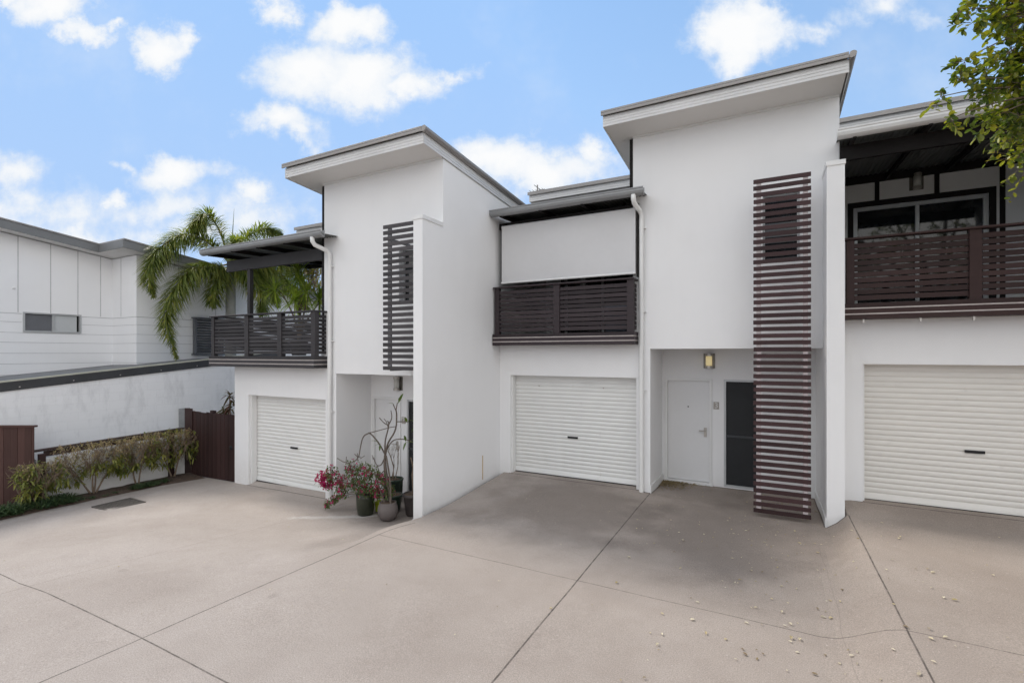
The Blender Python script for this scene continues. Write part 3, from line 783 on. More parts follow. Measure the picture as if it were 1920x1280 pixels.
def blockwall():
    X = -14.
    root = thing('block_wall', 'painted white block wall with charcoal capped lean to roof above the hedge', 'wall', (X, 5, -.7))
    def tz(y): return 1.75 + .1*(y - 3.913)
    mb = MB(); y0, y1 = -3, 10.6
    # block coursing as shallow grooves: individual courses of long blocks
    mb.hexa([(X-.19, y0, -.7), (X-.006, y0, -.7), (X-.006, y1, -.7), (X-.19, y1, -.7)], [(X-.19, y0, tz(y0)+.1), (X-.006, y0, tz(y0)+.1), (X-.006, y1, tz(y1)+.1), (X-.19, y1, tz(y1)+.1)])
    n = NT('painted_block_work'); P = n.pos(); x, y, z = n.sep(P)
    br = n.new('ShaderNodeTexBrick'); cb = n.new('ShaderNodeCombineXYZ'); n.link(y, cb.inputs[0]); n.link(z, cb.inputs[1]); n.link(cb.outputs[0], br.inputs[0])
    br.inputs['Scale'].default_value = 1; br.inputs['Brick Width'].default_value = .4; br.inputs['Row Height'].default_value = .2; br.inputs['Mortar Size'].default_value = .006
    br.inputs['Color1'].default_value = (.88, .88, .885, 1); br.inputs['Color2'].default_value = (.855, .855, .86, 1); br.inputs['Mortar'].default_value = (.83, .83, .835, 1)
    d = n.noise(n.mapping(P, (1, 2.2, .8)), 1.6, 7, .72)
    col = n.mix(n.maprange(d, .5, .78, 0, .45), br.outputs['Color'], (.42, .42, .43))
    col = n.mix(n.maprange(n.noise(n.mapping(P, (1, 1.5, 7)), 3, 5, .7), .62, .75, 0, .3), col, (.40, .40, .40))
    n.color(col); n.bump(n.math('ADD', n.math('MULTIPLY', br.outputs['Fac'], -1), n.math('MULTIPLY', n.noise(P, 24, 4), .8)), .35, .01); n.set(.85, 0, .2)
    mb.build('block_face', n.m, root)
    mb = MB()
    mb.hexa([(X-.02, y0, tz(y0)), (X+.02, y0, tz(y0)), (X+.02, y1, tz(y1)), (X-.02, y1, tz(y1))], [(X-.02, y0, tz(y0)+.19), (X+.03, y0, tz(y0)+.19), (X+.03, y1, tz(y1)+.19), (X-.02, y1, tz(y1)+.19)])
    mb.build('flashing', FLASH, root, .003)
    mb = MB(); y = 2.4
    while y < 10: mb.box(X+.03, X+.036, y-.012, y+.012, tz(y)+.05, tz(y)+.074); y += .9
    mb.build('screw', STEEL, root)
    mb = MB(); mb.hexa([(X-.03, y0, tz(y0)+.192), (X+.035, y0, tz(y0)+.192), (X+.035, y1, tz(y1)+.192), (X-.03, y1, tz(y1)+.192)], [(X-.03, y0, tz(y0)+.225), (X+.035, y0, tz(y0)+.225), (X+.035, y1, tz(y1)+.225), (X-.03, y1, tz(y1)+.225)])
    mb.build('cap_strip', m_plain('pale_cream_cap_strip', (.48, .48, .40), .5, 0, .08, 4.), root)
    mb = MB(); prof = []; n_ = 24
    for k in range(n_*2 + 1):
        y = lin(y0, 8.6, k/(n_*2)); prof.append((y, 0))
    mb.strip(prof, lambda a, b, t: (t, a, tz(a) + .20 - .06*(X - .03 - t)/3 + b), X-.03, -16.98)
    mb.build('lean_to_roof', ROOFG, root)
    mb = MB(); mb.box(X+.001, X+.02, 7.34, 7.62, -.5, 1.06); mb.build('bare_render_patch', m_plain('bare_cement_patch', (.36, .36, .355), .9, 0, .2, 8.), root)
blockwall()

def low_wall():
    root = thing('garden_wall', 'low white garden wall topped by brown timber rail behind the hedge', 'wall', (-13.1, 5.5, -.6))
    mb = MB(); mb.hexa([(-13.2, 4.15, -.6), (-13.0, 4.15, -.6), (-13.0, 6.98, -.6), (-13.2, 6.98, -.6)], [(-13.2, 4.15, .41), (-13.0, 4.15, .41), (-13.0, 6.98, .50), (-13.2, 6.98, .50)])
    mb.build('wall_body', WHITE, root, .006)
    mb = MB(); mb.hexa([(-13.16, 4.12, .555), (-13.03, 4.12, .555), (-13.03, 6.97, .635), (-13.16, 6.97, .635)], [(-13.16, 4.12, .59), (-13.03, 4.12, .59), (-13.03, 6.97, .67), (-13.16, 6.97, .67)])
    mb.hexa([(-13.12, 4.3, .43), (-13.10, 4.3, .43), (-13.10, 6.97, .51), (-13.12, 6.97, .51)], [(-13.12, 4.3, .545), (-13.10, 4.3, .545), (-13.10, 6.97, .62), (-13.12, 6.97, .62)])
    mb.build('timber_rail', RAILW, root, .004)
    for y in (4.22, 6.62):
        mb = MB(); mb.box(-13.0, -12.9, y-.05, y+.05, -.5, .52 if y < 5 else .6); mb.build('rail_post', GATEW, root, .004)
low_wall()

def board_fence(name, label, cat, x0, x1, y, zb, zt, m, bw, cap, gate=False):
    root = thing(name, label, cat, ((x0+x1)/2, y, zb))
    x = x0; k = 0
    mb = MB()
    while x < x1 - .01:
        xe = min(x + bw, x1)
        top = zt + (R.uniform(-.012, .012) if not cap else 0)
        mb.box(x+.002, xe-.002, y + (.004 if k % 2 else 0), y + .022, gz(min(max(x, -12.5), -11), y-.3)+.015 if gate else zb, top); x = xe; k += 1
    mb.build('board', m, root, .003)
    if cap:
        mb = MB(); mb.box(x0, x1+.03, y-.03, y+.06, zt, zt+.035); mb.build('top_cap', m, root, .004)
    return root
fn = board_fence('timber_fence', 'brown vertical board fence with flat cap at the left edge', 'fence', -1.3, 0, 0, 0, 1.68, FENCE, .14, True)
fn.location = Vector((-12.9, 4.08, -.6)) + Matrix.Rotation(math.radians(27.7), 3, 'Z') @ Vector((-.65, 0, 0)); fn.rotation_euler = (0, 0, math.radians(27.7))
g = board_fence('timber_gate', 'dark brown vertical board gate between hedge and left garage', 'gate', -12.94, -11.0, 6.98, -.55, 1.10, GATEW, .082, False, True)
mb = MB(); mb.box(-13.0, -12.94 + .26, 6.955, 6.977, -.5, 1.17); mb.build('gate_post', GATEW, g, .004)
mb = MB(); mb.box(-12.05, -11.9, 7.03, 7.10, -.5, 1.15); mb.build('gate_post', GATEW, g, .004)
mb = MB(); mb.lathe((0, 0, 0), [(.05, 0), (.05, .012), (.035, .02)], 16); bmesh.ops.rotate(mb.bm, verts=mb.bm.verts, cent=(0,0,0), matrix=Matrix.Rotation(PI/2, 3, 'X')); bmesh.ops.translate(mb.bm, verts=mb.bm.verts, vec=(-11.13, 6.98, .33)); mb.build('latch', BLK, g)

# small dark stack pipe at the corner of the left garage
mb = MB(); mb.tube([(-11.06, 7.08, -.5), (-11.06, 7.08, -.45), (-11.06, 7.08, 2.2), (-11.06, 7.08, 2.24)], .04, 10)
p = mb.build('waste_pipe', FLASH, T1, 0, True)

# ------------------------------------------------------------------ drain grate
mb = MB(); cx, cy = -11.36, 4.86; zt = gz(-11.3, 4.86) + .012
mb.box(-11.66, -11.06, 4.53, 4.57, zt-.03, zt+.004); mb.box(-11.66, -11.06, 5.15, 5.19, zt-.03, zt+.004); mb.box(-11.66, -11.62, 4.57, 5.15, zt-.03, zt+.004); mb.box(-11.10, -11.06, 4.57, 5.15, zt-.03, zt+.004)
for k in range(14): mb.box(-11.62, -11.10, 4.585 + k*.04, 4.61 + k*.04, zt-.02, zt)
for k in range(7): mb.box(-11.60 + k*.075, -11.58 + k*.075, 4.57, 5.15, zt-.022, zt-.004)
o = mb.build('drain_grate', GRATE); rebase(o, (cx, cy, zt)); tag(o, 'square dark iron drain grate set in the concrete by the hedge', 'drain grate')

# ------------------------------------------------------------------ vegetation
def V3(*a): return Vector(a)
def rdir(up=0.):
    while True:
        d = Vector((R.uniform(-1, 1), R.uniform(-1, 1), R.uniform(-1, 1)))
        if .05 < d.length < 1: d.normalize(); d.z += up; return d.normalized()

def bez(a, b, c, n):
    a, b, c = Vector(a), Vector(b), Vector(c)
    return [a*(1-t)**2 + b*2*t*(1-t) + c*t*t for t in [i/n for i in range(n+1)]]

def palm():
    base = V3(-14.85, 9.3, -.6); cr = V3(-14.85, 9.3, 5.35)
    root = thing('palm_tree', 'palm with arching feathery fronds rising beside the left balcony', 'palm tree', base)
    mb = MB(); pts = [base.lerp(V3(-14.85, 9.3, 4.75), i/12) for i in range(13)]
    mb.tube(pts, [.17 - .035*i/12 + (.006 if i % 2 else 0) for i in range(13)], 14); mb.build('trunk', PALMT, root, 0, True)
    mb = MB(); mb.tube([V3(-14.85, 9.3, 4.7), V3(-14.85, 9.3, 4.9), V3(-14.85, 9.3, 5.2), V3(-14.84, 9.3, 5.5)], [.14, .15, .12, .05], 14); mb.build('crownshaft', CROWN, root, 0, True)
    # each frond: points its rachis passes through after leaving the crown
    F = [[(-14.95,8.66,5.89),(-14.95,7.98,5.98),(-14.95,7.36,5.48),(-14.95,7.09,4.77),(-14.95,7.2,4.1)], [(-14.8,8.74,5.15),(-14.75,8.12,5.0),(-14.7,7.62,4.35),(-14.7,7.39,3.5),(-14.7,7.66,2.4)],
         [(-14.9,8.96,6.35),(-14.9,8.6,6.72),(-14.9,8.3,6.45),(-14.9,8.24,6.1)], [(-14.8,9.68,6.15),(-14.7,10.4,6.7),(-14.6,10.95,6.6)], [(-14.4,9.7,5.77),(-14.1,10.6,5.6),(-13.9,11.3,4.95)],
         [(-14.4,9.5,5.1),(-14.1,9.9,4.3),(-14.1,9.8,3.75)], [(-14.1,8.95,5.85),(-13.6,8.75,5.7),(-13.2,8.6,5.1)], [(-15.2,9.9,5.9),(-15.3,10.6,5.7),(-15.3,11.2,5.1)], [(-14.8,8.95,4.95),(-14.75,8.7,4.4),(-14.7,8.66,3.95)],
         [(-14.3,10.1,5.4),(-13.9,10.9,4.7),(-13.7,11.3,4.0)], [(-14.7,9.9,5.3),(-14.6,10.5,4.8),(-14.6,10.8,4.1)]]
    def spline(P, n):
        P = [Vector(p) for p in P]; P = [P[0]*2 - P[1]] + P + [P[-1]*2 - P[-2]]; out = []
        m = len(P) - 3
        for i in range(n + 1):
            u = min(i/n*m, m - 1e-6); k = int(u); t = u - k; a, b, c, d = P[k:k+4]
            out.append(.5*((2*b) + (c - a)*t + (2*a - 5*b + 4*c - d)*t*t + (3*b - a - 3*c + d)*t**3))
        return out
    for pts in F:
        ln_ = sum((Vector(a) - Vector(b)).length for a, b in zip([cr] + pts, pts))
        c = spline([cr] + [Vector(p) for p in pts], int(16*ln_) + 4)
        lf = MB(); n = len(c)
        for i in range(max(2, n//9), n):
            t = i/(n-1); d = (c[min(i+1, n-1)] - c[i-1]).normalized()
            ln = (.60*math.sin(PI*min(1, .18 + .78*t))**.7) * (1 if t < .9 else .75)
            for k in range(19):
                a = R.uniform(0, 2*PI); o_ = d.orthogonal().normalized(); w = d.cross(o_)
                side = o_*math.cos(a) + w*math.sin(a)
                side.z *= .75
                dr = (d*R.uniform(.35, .8) + side*1.0).normalized()
                lf.leaf(c[i].lerp(c[i-1], R.random()), dr, ln*R.uniform(.65, 1.05), .029, .3, .42, shape='blade')
        fr = lf.build('frond', L_PALM, root, normals=False)
        mb = MB(); mb.tube(c, [.030*(1 - .85*i/(n-1)) for i in range(n)], 6); mb.build('rachis', RACH, fr, 0, True)
    mb = MB(); mb.tube([cr, cr + V3(0, .05, .8), cr + V3(.02, .1, 1.75)], [.03, .018, .003], 6); mb.build('spear_leaf', CROWN, root, 0, True)
palm()

def grow(stem, lf, p, d, L, r, depth, tips, spread=.5, lift=.12):
    """recursive woody branching; collects tip points"""
    n = 4; pts = [Vector(p)]; q = Vector(p); dd = Vector(d).normalized()
    for i in range(n):
        dd = (dd + V3(R.uniform(-1, 1), R.uniform(-1, 1), R.uniform(-1, 1))*.18 + V3(0, 0, lift*.5)).normalized()
        q = q + dd*(L/n); pts.append(q.copy())
    stem.tube(pts, [r*(1 - .35*i/n) for i in range(n+1)], 5 if r < .01 else 7, cap=True)
    if depth == 0: tips.append((q.copy(), dd.copy())); return
    for k in range(2 if R.random() < .55 else 3):
        nd = (dd + rdir()*spread + V3(0, 0, lift)).normalized()
        grow(stem, lf, q, nd, L*R.uniform(.62, .85), r*.62, depth-1, tips, spread, lift)
    if depth <= 2: tips.append((q.copy(), dd.copy()))

def hedge_shrub(x, y, hx, hy, zt, stems, label, dense, dry=.5, zlow=.28):
    zb = -.45
    root = thing('hedge_shrub', label, 'shrub', (x, y, zb), 'clipped shrubs along the garden wall')
    st = MB(); gl_ = MB(); tips = []
    for k in range(stems):
        a = 2*PI*k/stems + R.uniform(-.4, .4)
        p0 = V3(x + .03*math.cos(a), y + .04*math.sin(a), zb)
        mid = V3(x + hx*.35*math.cos(a), y + hy*.42*math.sin(a), zb + (zt - zb)*.38)
        pts = bez(p0, V3(p0.x + .02*math.cos(a), lin(p0.y, mid.y, .45) + R.uniform(-.03, .03), zb + .16), mid, 6)
        st.tube(pts, [.021 - .0015*i for i in range(7)], 7)
        for q in range(5):
            grow(st, None, mid, (math.cos(a + R.uniform(-.9, .9))*.55*hx, math.sin(a + R.uniform(-.9, .9))*.75*hy, .45), .20, .0105, 3, tips, .55, .10)
    # twigs out to a clipped box
    for k in range(dense):
        u, v = R.uniform(-1, 1), R.uniform(-1, 1)
        tx = x + u*hx; ty = y + v*hy; r_ = (abs(u)**4 + abs(v)**4)**.25
        z = zb + lin((zt-zb)*zlow, zt-zb, R.random()**.75)
        if (z - zb) < (zt-zb)*.5 and r_ > .92: continue
        near = min(tips, key=lambda q: (q[0] - V3(tx, ty, z)).length)
        p = V3(tx, ty, z); b = near[0]
        if (p - b).length > .55: p = b + (p-b).normalized()*.55
        if p.z > zt + .01: p.z = zt - R.uniform(0, .03)
        pts = bez(b, b.lerp(p, .5) + V3(0, 0, -.03), p, 3); st.tube(pts, [.0045, .0038, .003, .002], 4, cap=False)
        d = (p - b).normalized() if (p-b).length > 1e-4 else V3(0, 0, 1)
        h = (p.z - zb)/(zt - zb)
        topdry = h > .66 and R.random() < dry + .4*(h - .66)*4
        if not topdry and mnoise.noise(V3(tx*3, ty*3.2, z*3.4)) < -.06: continue
        n = R.randint(4, 6)
        for j in range(n):
            dr = (d*.5 + rdir(.1)).normalized(); q = p + rdir()*.03
            if topdry: gl_.leaf(q, dr, R.uniform(.04, .07), R.uniform(.011, .018), .5, .1, mi=1)
            else: gl_.leaf(q, dr, R.uniform(.09, .15), R.uniform(.026, .040), .3, .25)
    st.build('branches', TWIG, root, 0, True)
    gl_.build('foliage', L_HEDGE, root, normals=False).data.materials.append(L_DRY)
hedge_shrub(-12.66, 4.10, .26, .34, .38, 3, 'small rounded shrub nearest the brown fence', 320, .10, .22)
hedge_shrub(-12.72, 4.98, .24, .60, .62, 4, 'wide open shrub with bare twiggy top, second from the brown fence', 440, .8, .26)
hedge_shrub(-12.72, 5.80, .24, .44, .64, 2, 'clipped shrub with forked trunk, second from the dark gate', 390, .8, .32)
hedge_shrub(-12.72, 6.55, .25, .50, .67, 3, 'leafy clipped shrub nearest the dark gate', 470, .35, .28)

# strappy border grass
def border_grass():
    mb = MB()
    def tuft(x, y, n, L):
        z = -.47
        for k in range(n):
            a = R.uniform(0, 2*PI); t = R.uniform(.3, 1.1)
            d = V3(math.cos(a)*t, math.sin(a)*t, 1.1)
            mb.leaf((x + R.uniform(-.03, .03), y + R.uniform(-.03, .03), z), d, L*R.uniform(.6, 1.1), .017, .4, .62, shape='blade')
    for k in range(170): tuft(R.uniform(-12.9, -12.40), R.uniform(1.3, 4.55), 22, R.uniform(.40, .66))
    for k in range(30): tuft(R.uniform(-12.6, -12.36), R.uniform(5.62, 6.25), 18, R.uniform(.20, .30))
    for k in range(14): tuft(R.uniform(-12.55, -12.38), R.uniform(4.6, 5.3), 9, R.uniform(.08, .15))
    for k in range(8): tuft(R.uniform(-12.5, -12.4), R.uniform(5.0, 5.6), 8, R.uniform(.06, .12))
    o = mb.build('border_grass', L_GRASS, normals=False)
    tag(o, 'dark green strappy border grass along the garden bed', 'grass', kind='stuff')
border_grass()

# plant behind the gate
def cordyline():
    root = thing('cordyline_plant', 'red and green broad leaved plant showing above the dark gate', 'plant', (-12.4, 7.75, -.5))
    mb = MB(); lf = MB()
    for (x, y, z) in ((-12.33, 7.7, 1.42), (-12.55, 7.75, 1.05), (-12.3, 7.7, 1.15), (-12.75, 7.8, .98)):
        mb.tube([(-12.4, 7.75, -.5), (lin(-12.4, x, .6), y, lin(-.5, z, .6)), (x, y, z)], [.02, .016, .012], 6)
        for k in range(26):
            d = rdir(.35); lf.leaf((x, y, z + R.uniform(-.1, .08)), d, R.uniform(.2, .34), R.uniform(.04, .065), .3, .5)
    mb.build('stem', TWIG, root); lf.build('foliage', L_CORD, root, normals=False)
cordyline()

def dragon_tree():
    bx, by, bz = -9.75, 7.75, 2.50
    root = thing('balcony_plant', 'spiky green dragon tree in a pot on the left balcony', 'pot plant', (bx, by, bz))
    mb = MB(); mb.lathe((bx, by, bz), [(.15, 0), (.17, .05), (.20, .34), (.21, .36), (.18, .36), (.17, .31)], 20); mb.build('pot', POT_D, root, 0, True)
    st = MB(); lf = MB()
    heads = [(-10.15, 7.5, 4.05), (-9.55, 7.7, 4.20), (-9.85, 7.9, 4.5), (-9.2, 7.6, 3.95), (-9.45, 7.5, 3.78), (-9.0, 7.8, 3.8)]
    for h in heads:
        st.tube(bez((bx, by, bz+.3), (lin(bx, h[0], .2), by, lin(bz, h[2], .65)), h, 6), [.026, .024, .022, .020, .018, .016, .014], 7)
        for k in range(60):
            d = rdir(.3); lf.leaf((h[0], h[1]-.1, h[2] + R.uniform(-.1, .05)), d, R.uniform(.34, .55), .036, .35, .22, shape='lance')
    st.build('stem', TWIG, root, 0, True); lf.build('foliage', L_YUC, root, normals=False)
dragon_tree()

# ------------------------------------------------------------------ potted plants at the left entry
def pot(root, x, y, z, prof, m, soil_r, soil_z, n=28):
    mb = MB(); mb.lathe((x, y, z), prof, n); mb.build('pot', m, root, 0, True)
    mb = MB(); ps = []
    ring = [(x + soil_r*math.cos(2*PI*k/20), y + soil_r*math.sin(2*PI*k/20)) for k in range(20)]
    c = mb.v((x, y, z + soil_z + .015)); rv = [mb.v((a, b, z + soil_z)) for a, b in ring]
    for k in range(20): mb.bm.faces.new((c, rv[k], rv[(k+1) % 20]))
    mb.build('soil', SOIL, root)

def bougainvillea():
    x, y = -6.48, 6.57; z = gz(x, y) + .005
    root = thing('bougainvillea_pot', 'magenta flowering bougainvillea in dark olive pot by the entry', 'potted plant', (x, y, z))
    pot(root, x, y, z, [(.125, 0), (.14, .02), (.158, .12), (.165, .30), (.168, .385), (.150, .39), (.145, .36)], POT_G, .148, .365)
    st = MB(); lf = MB(); br = MB()
    b = V3(x, y, z + .36)
    cl = [(-7.42, 6.45, .18, .16, 1.3), (-7.2, 6.45, .30, .16, .18), (-7.05, 6.5, .13, .15, .55), (-6.85, 6.6, .40, .17, .12), (-6.68, 6.5, .20, .20, .10), (-6.55, 6.6, .42, .16, .12), (-6.25, 6.5, .40, .16, .14),
          (-6.05, 6.55, .30, .15, .4), (-6.4, 6.45, .15, .18, .15), (-6.15, 6.5, .12, .14, .3), (-6.9, 6.4, .00, .12, .15), (-7.1, 6.4, -.16, .09, .25), (-7.28, 6.4, -.27, .07, .15), (-5.9, 6.55, .12, .12, .15), (-7.35, 6.5, .05, .10, .9), (-6.3, 6.6, .02, .14, .1)]
    for cx_, cy_, cz_, r_, pink in cl:
        c = V3(cx_, cy_, cz_)
        st.tube(bez(b, b.lerp(c, .5) + V3(0, 0, .16), c, 6), [.010, .009, .008, .007, .006, .005, .004], 5)
        for k in range(int(1000*r_)):
            p = c + rdir()*(r_*R.random()**.45)
            if R.random() < .12: st.tube([c.lerp(p, .2), p], [.003, .0015], 3, cap=False)
            if R.random() < pink*.62:
                for j in range(3): br.leaf(p, rdir(.1), R.uniform(.030, .042), .028, .4, .1, shape='round')
            else: lf.leaf(p, rdir(-.1), R.uniform(.035, .055), R.uniform(.022, .032), .25, .3, shape='round')
    st.build('stem', BARK, root, 0, True); lf.build('foliage', L_BOUG, root, normals=False); br.build('flowers', L_BRACT, root, normals=False)
bougainvillea()

def frangipani():
    x, y = -5.90, 6.52; z = gz(x, y) + .005; Y = 6.55
    root = thing('frangipani_pot', 'bare branching frangipani in round purple grey pot', 'potted plant', (x, y, z))
    pot(root, x, y, z, [(.10, 0), (.13, .015), (.172, .10), (.178, .17), (.165, .25), (.145, .285), (.15, .305), (.135, .31), (.125, .285)], POT_P, .128, .29)
    mb = MB(); a0 = z + .28
    def br(pts, r0, r1, yo=(0, 0)):
        n = len(pts); P = [V3(p[0], Y + lin(yo[0], yo[1], i/(n-1)), p[1]) for i, p in enumerate(pts)]
        # smooth by midpoint subdivision
        for _ in range(2):
            Q = [P[0]]
            for u, v in zip(P, P[1:]): Q += [u.lerp(v, .25), u.lerp(v, .75)]
            Q.append(P[-1]); P = Q
        mb.tube(P, [lin(r0, r1, i/(len(P)-1)) for i in range(len(P))], 7)
    br([(-5.86, a0), (-5.94, .3), (-6.0, .62), (-5.99, .78)], .024, .018)
    br([(-5.93, a0), (-5.98, .2), (-6.03, .5), (-6.0, .75)], .020, .016, (.05, 0))
    br([(-5.82, a0), (-5.83, .1), (-5.87, .38), (-5.97, .74)], .019, .014, (-.05, 0)); br([(-5.96, a0), (-6.06, .15), (-6.12, .32), (-6.16, .44)], .016, .009, (-.04, -.1))
    br([(-5.98, .76), (-5.93, .96), (-5.72, 1.20), (-5.69, 1.46), (-5.70, 1.57)], .017, .011, (0, -.05))
    br([(-5.70, 1.55), (-5.76, 1.66)], .010, .008, (-.05, -.05)); br([(-5.70, 1.56), (-5.64, 1.70)], .010, .007, (-.05, -.08))
    br([(-6.0, .75), (-6.02, 1.0), (-5.96, 1.22), (-5.98, 1.33)], .015, .010, (0, .08))
    br([(-5.97, 1.26), (-6.10, 1.30), (-6.22, 1.38)], .010, .007, (.06, .1)); br([(-5.96, 1.28), (-5.89, 1.40), (-5.93, 1.53)], .010, .007, (.06, .08)); br([(-5.97, 1.2), (-6.0, 1.33), (-6.05, 1.38)], .008, .006, (.06, .03))
    br([(-5.98, .74), (-6.12, .95), (-6.28, 1.10), (-6.33, 1.12)], .015, .011, (0, -.06))
    br([(-6.31, 1.12), (-6.44, 1.06), (-6.48, .85), (-6.49, .68), (-6.60, .58), (-6.78, .55), (-6.96, .63)], .012, .007, (-.06, -.2))
    br([(-6.49, .68), (-6.56, .68), (-6.63, .72)], .008, .006, (-.1, -.1)); br([(-6.54, .62), (-6.56, .74)], .007, .006, (-.12, -.1)); br([(-6.78, .55), (-6.77, .67)], .007, .005, (-.16, -.16)); br([(-6.49, .65), (-6.43, .70)], .007, .006, (-.1, -.05))
    br([(-6.31, 1.12), (-6.12, 1.17), (-5.85, 1.25), (-5.73, 1.27)], .008, .006, (-.06, -.02))
    br([(-5.95, .85), (-5.85, 1.02), (-5.66, 1.05), (-5.48, 1.02)], .012, .008, (0, .1))
    br([(-5.70, 1.36), (-5.62, 1.36), (-5.50, 1.36)], .009, .007, (-.05, .05))
    br([(-6.0, .7), (-6.1, .54), (-6.24, .52), (-6.32, .66)], .012, .007, (0, .06)); br([(-6.32, .62), (-6.35, .70)], .006, .005, (.05, .05))
    br([(-5.97, .5), (-6.12, .36), (-6.2, .42)], .010, .006, (0, -.08)); br([(-5.98, .12), (-6.1, .22), (-6.2, .38), (-6.26, .5)], .012, .007, (0, .1))
    mb.build('stem', FRANG, root, 0, True)
    lf = MB()
    for p, d, L in (((-5.66, 1.68), (.5, -.1, .9), .27), ((-5.76, 1.66), (-.8, 0, .2), .16), ((-5.48, 1.36), (.7, 0, .4), .2), ((-5.48, 1.36), (.3, -.5, .6), .2), ((-5.50, 1.03), (.2, -.4, .8), .18), ((-5.5, 1.02), (.6, .2, .1), .2), ((-5.49, 1.03), (.1, -.5, -.5), .15),
                    ((-6.1, .97), (-.5, -.5, .3), .16), ((-6.08, .92), (.4, -.5, -.3), .14), ((-6.05, .95), (-.6, -.4, -.1), .13)):
        lf.leaf((p[0], Y - .03, p[1]), d, L, L*.26, .25, .2)
    lf.build('foliage', L_FRAN, root, normals=False)
frangipani()

def other_pots():
    x, y = -5.66, 6.92; z = gz(x, y) + .005
    root = thing('grey_pot_plant', 'dark grey tapered pot with leafy stems tucked beside the wing wall', 'potted plant', (x, y, z))
    pot(root, x, y, z, [(.12, 0), (.135, .02), (.175, .33), (.19, .34), (.19, .385), (.172, .39), (.165, .355)], POT_D, .168, .365)
    mb = MB(); lf = MB()
    mb.tube([(x, y, z+.36), (x-.02, y, .35), (x+.03, y, .62), (x+.08, y, .74)], [.02, .018, .015, .012], 7); mb.tube([(x, y, .48), (x-.06, y, .66)], [.014, .011], 6)
    mb.tube([(x, y, .55), (x+.1, y, .9), (x+.12, y, 1.35)], [.014, .011, .008], 6)
    for k in range(9):
        d = rdir(.2); lf.leaf((x+.12, y, 1.35 - .05*k/9), d, R.uniform(.16, .26), .06, .25, .3)
    for k in range(5):
        d = rdir(.2); lf.leaf((x+.11, y, 1.0), d, R.uniform(.14, .22), .05, .25, .3)
    mb.build('stem', TWIG, root, 0, True); lf.build('foliage', L_FRAN, root, normals=False)
    # tall bottle-green pot with a bare twiggy plant
    x, y = -6.58, 7.42; z = gz(x, y) + .005
    root = thing('green_pot_plant', 'large bottle green pot holding a leafless twiggy plant near the door', 'potted plant', (x, y, z))
    pot(root, x, y, z, [(.15, 0), (.165, .02), (.185, .2), (.19, .40), (.205, .415), (.205, .445), (.185, .45), (.18, .41)], POT_E, .182, .41)
    st = MB(); tips = []
    for k in range(3): grow(st, None, (x + .04*k - .04, y, z+.41), (R.uniform(-.15, .25), R.uniform(-.2, .1), 1), .27, .011, 3, tips, .55, .22)
    st.build('branches', TWIG, root, 0, True)
    # squat green pot with pale soil
    x, y = -6.18, 6.95; z = gz(x, y) + .005
    root = thing('squat_pot', 'squat bottle green pot of bare pale soil behind the round pot', 'pot', (x, y, z))
    pot(root, x, y, z, [(.13, 0), (.145, .02), (.17, .16), (.185, .27), (.19, .30), (.172, .305), (.165, .275)], POT_E, .168, .285)
    # lime plastic watering jug
    x, y = -6.33, 6.80; z = gz(x, y) + .004
    mb = MB(); mb.hexa([(x-.085, y-.06, z), (x+.085, y-.06, z), (x+.085, y+.06, z), (x-.085, y+.06, z)], [(x-.095, y-.065, z+.20), (x+.095, y-.065, z+.20), (x+.095, y+.065, z+.20), (x-.095, y+.065, z+.20)])
    root = thing('watering_jug', 'lime green plastic jug between the olive pot and the round pot', 'jug', (x, y, z))
    mb.build('jug_body', LIME, root, .02)
    mb = MB(); mb.tube([(x-.075, y, z+.20), (x-.075, y, z+.245), (x-.04, y, z+.265), (x+.04, y, z+.265), (x+.075, y, z+.245), (x+.075, y, z+.20)], .014, 8); mb.build('handle', LIME, root, 0, True)
    mb = MB(); mb.lathe((x+.0, y-.03, z+.2), [(.03, 0), (.03, .02), (.026, .03)], 14); mb.build('cap', LIME, root)
other_pots()

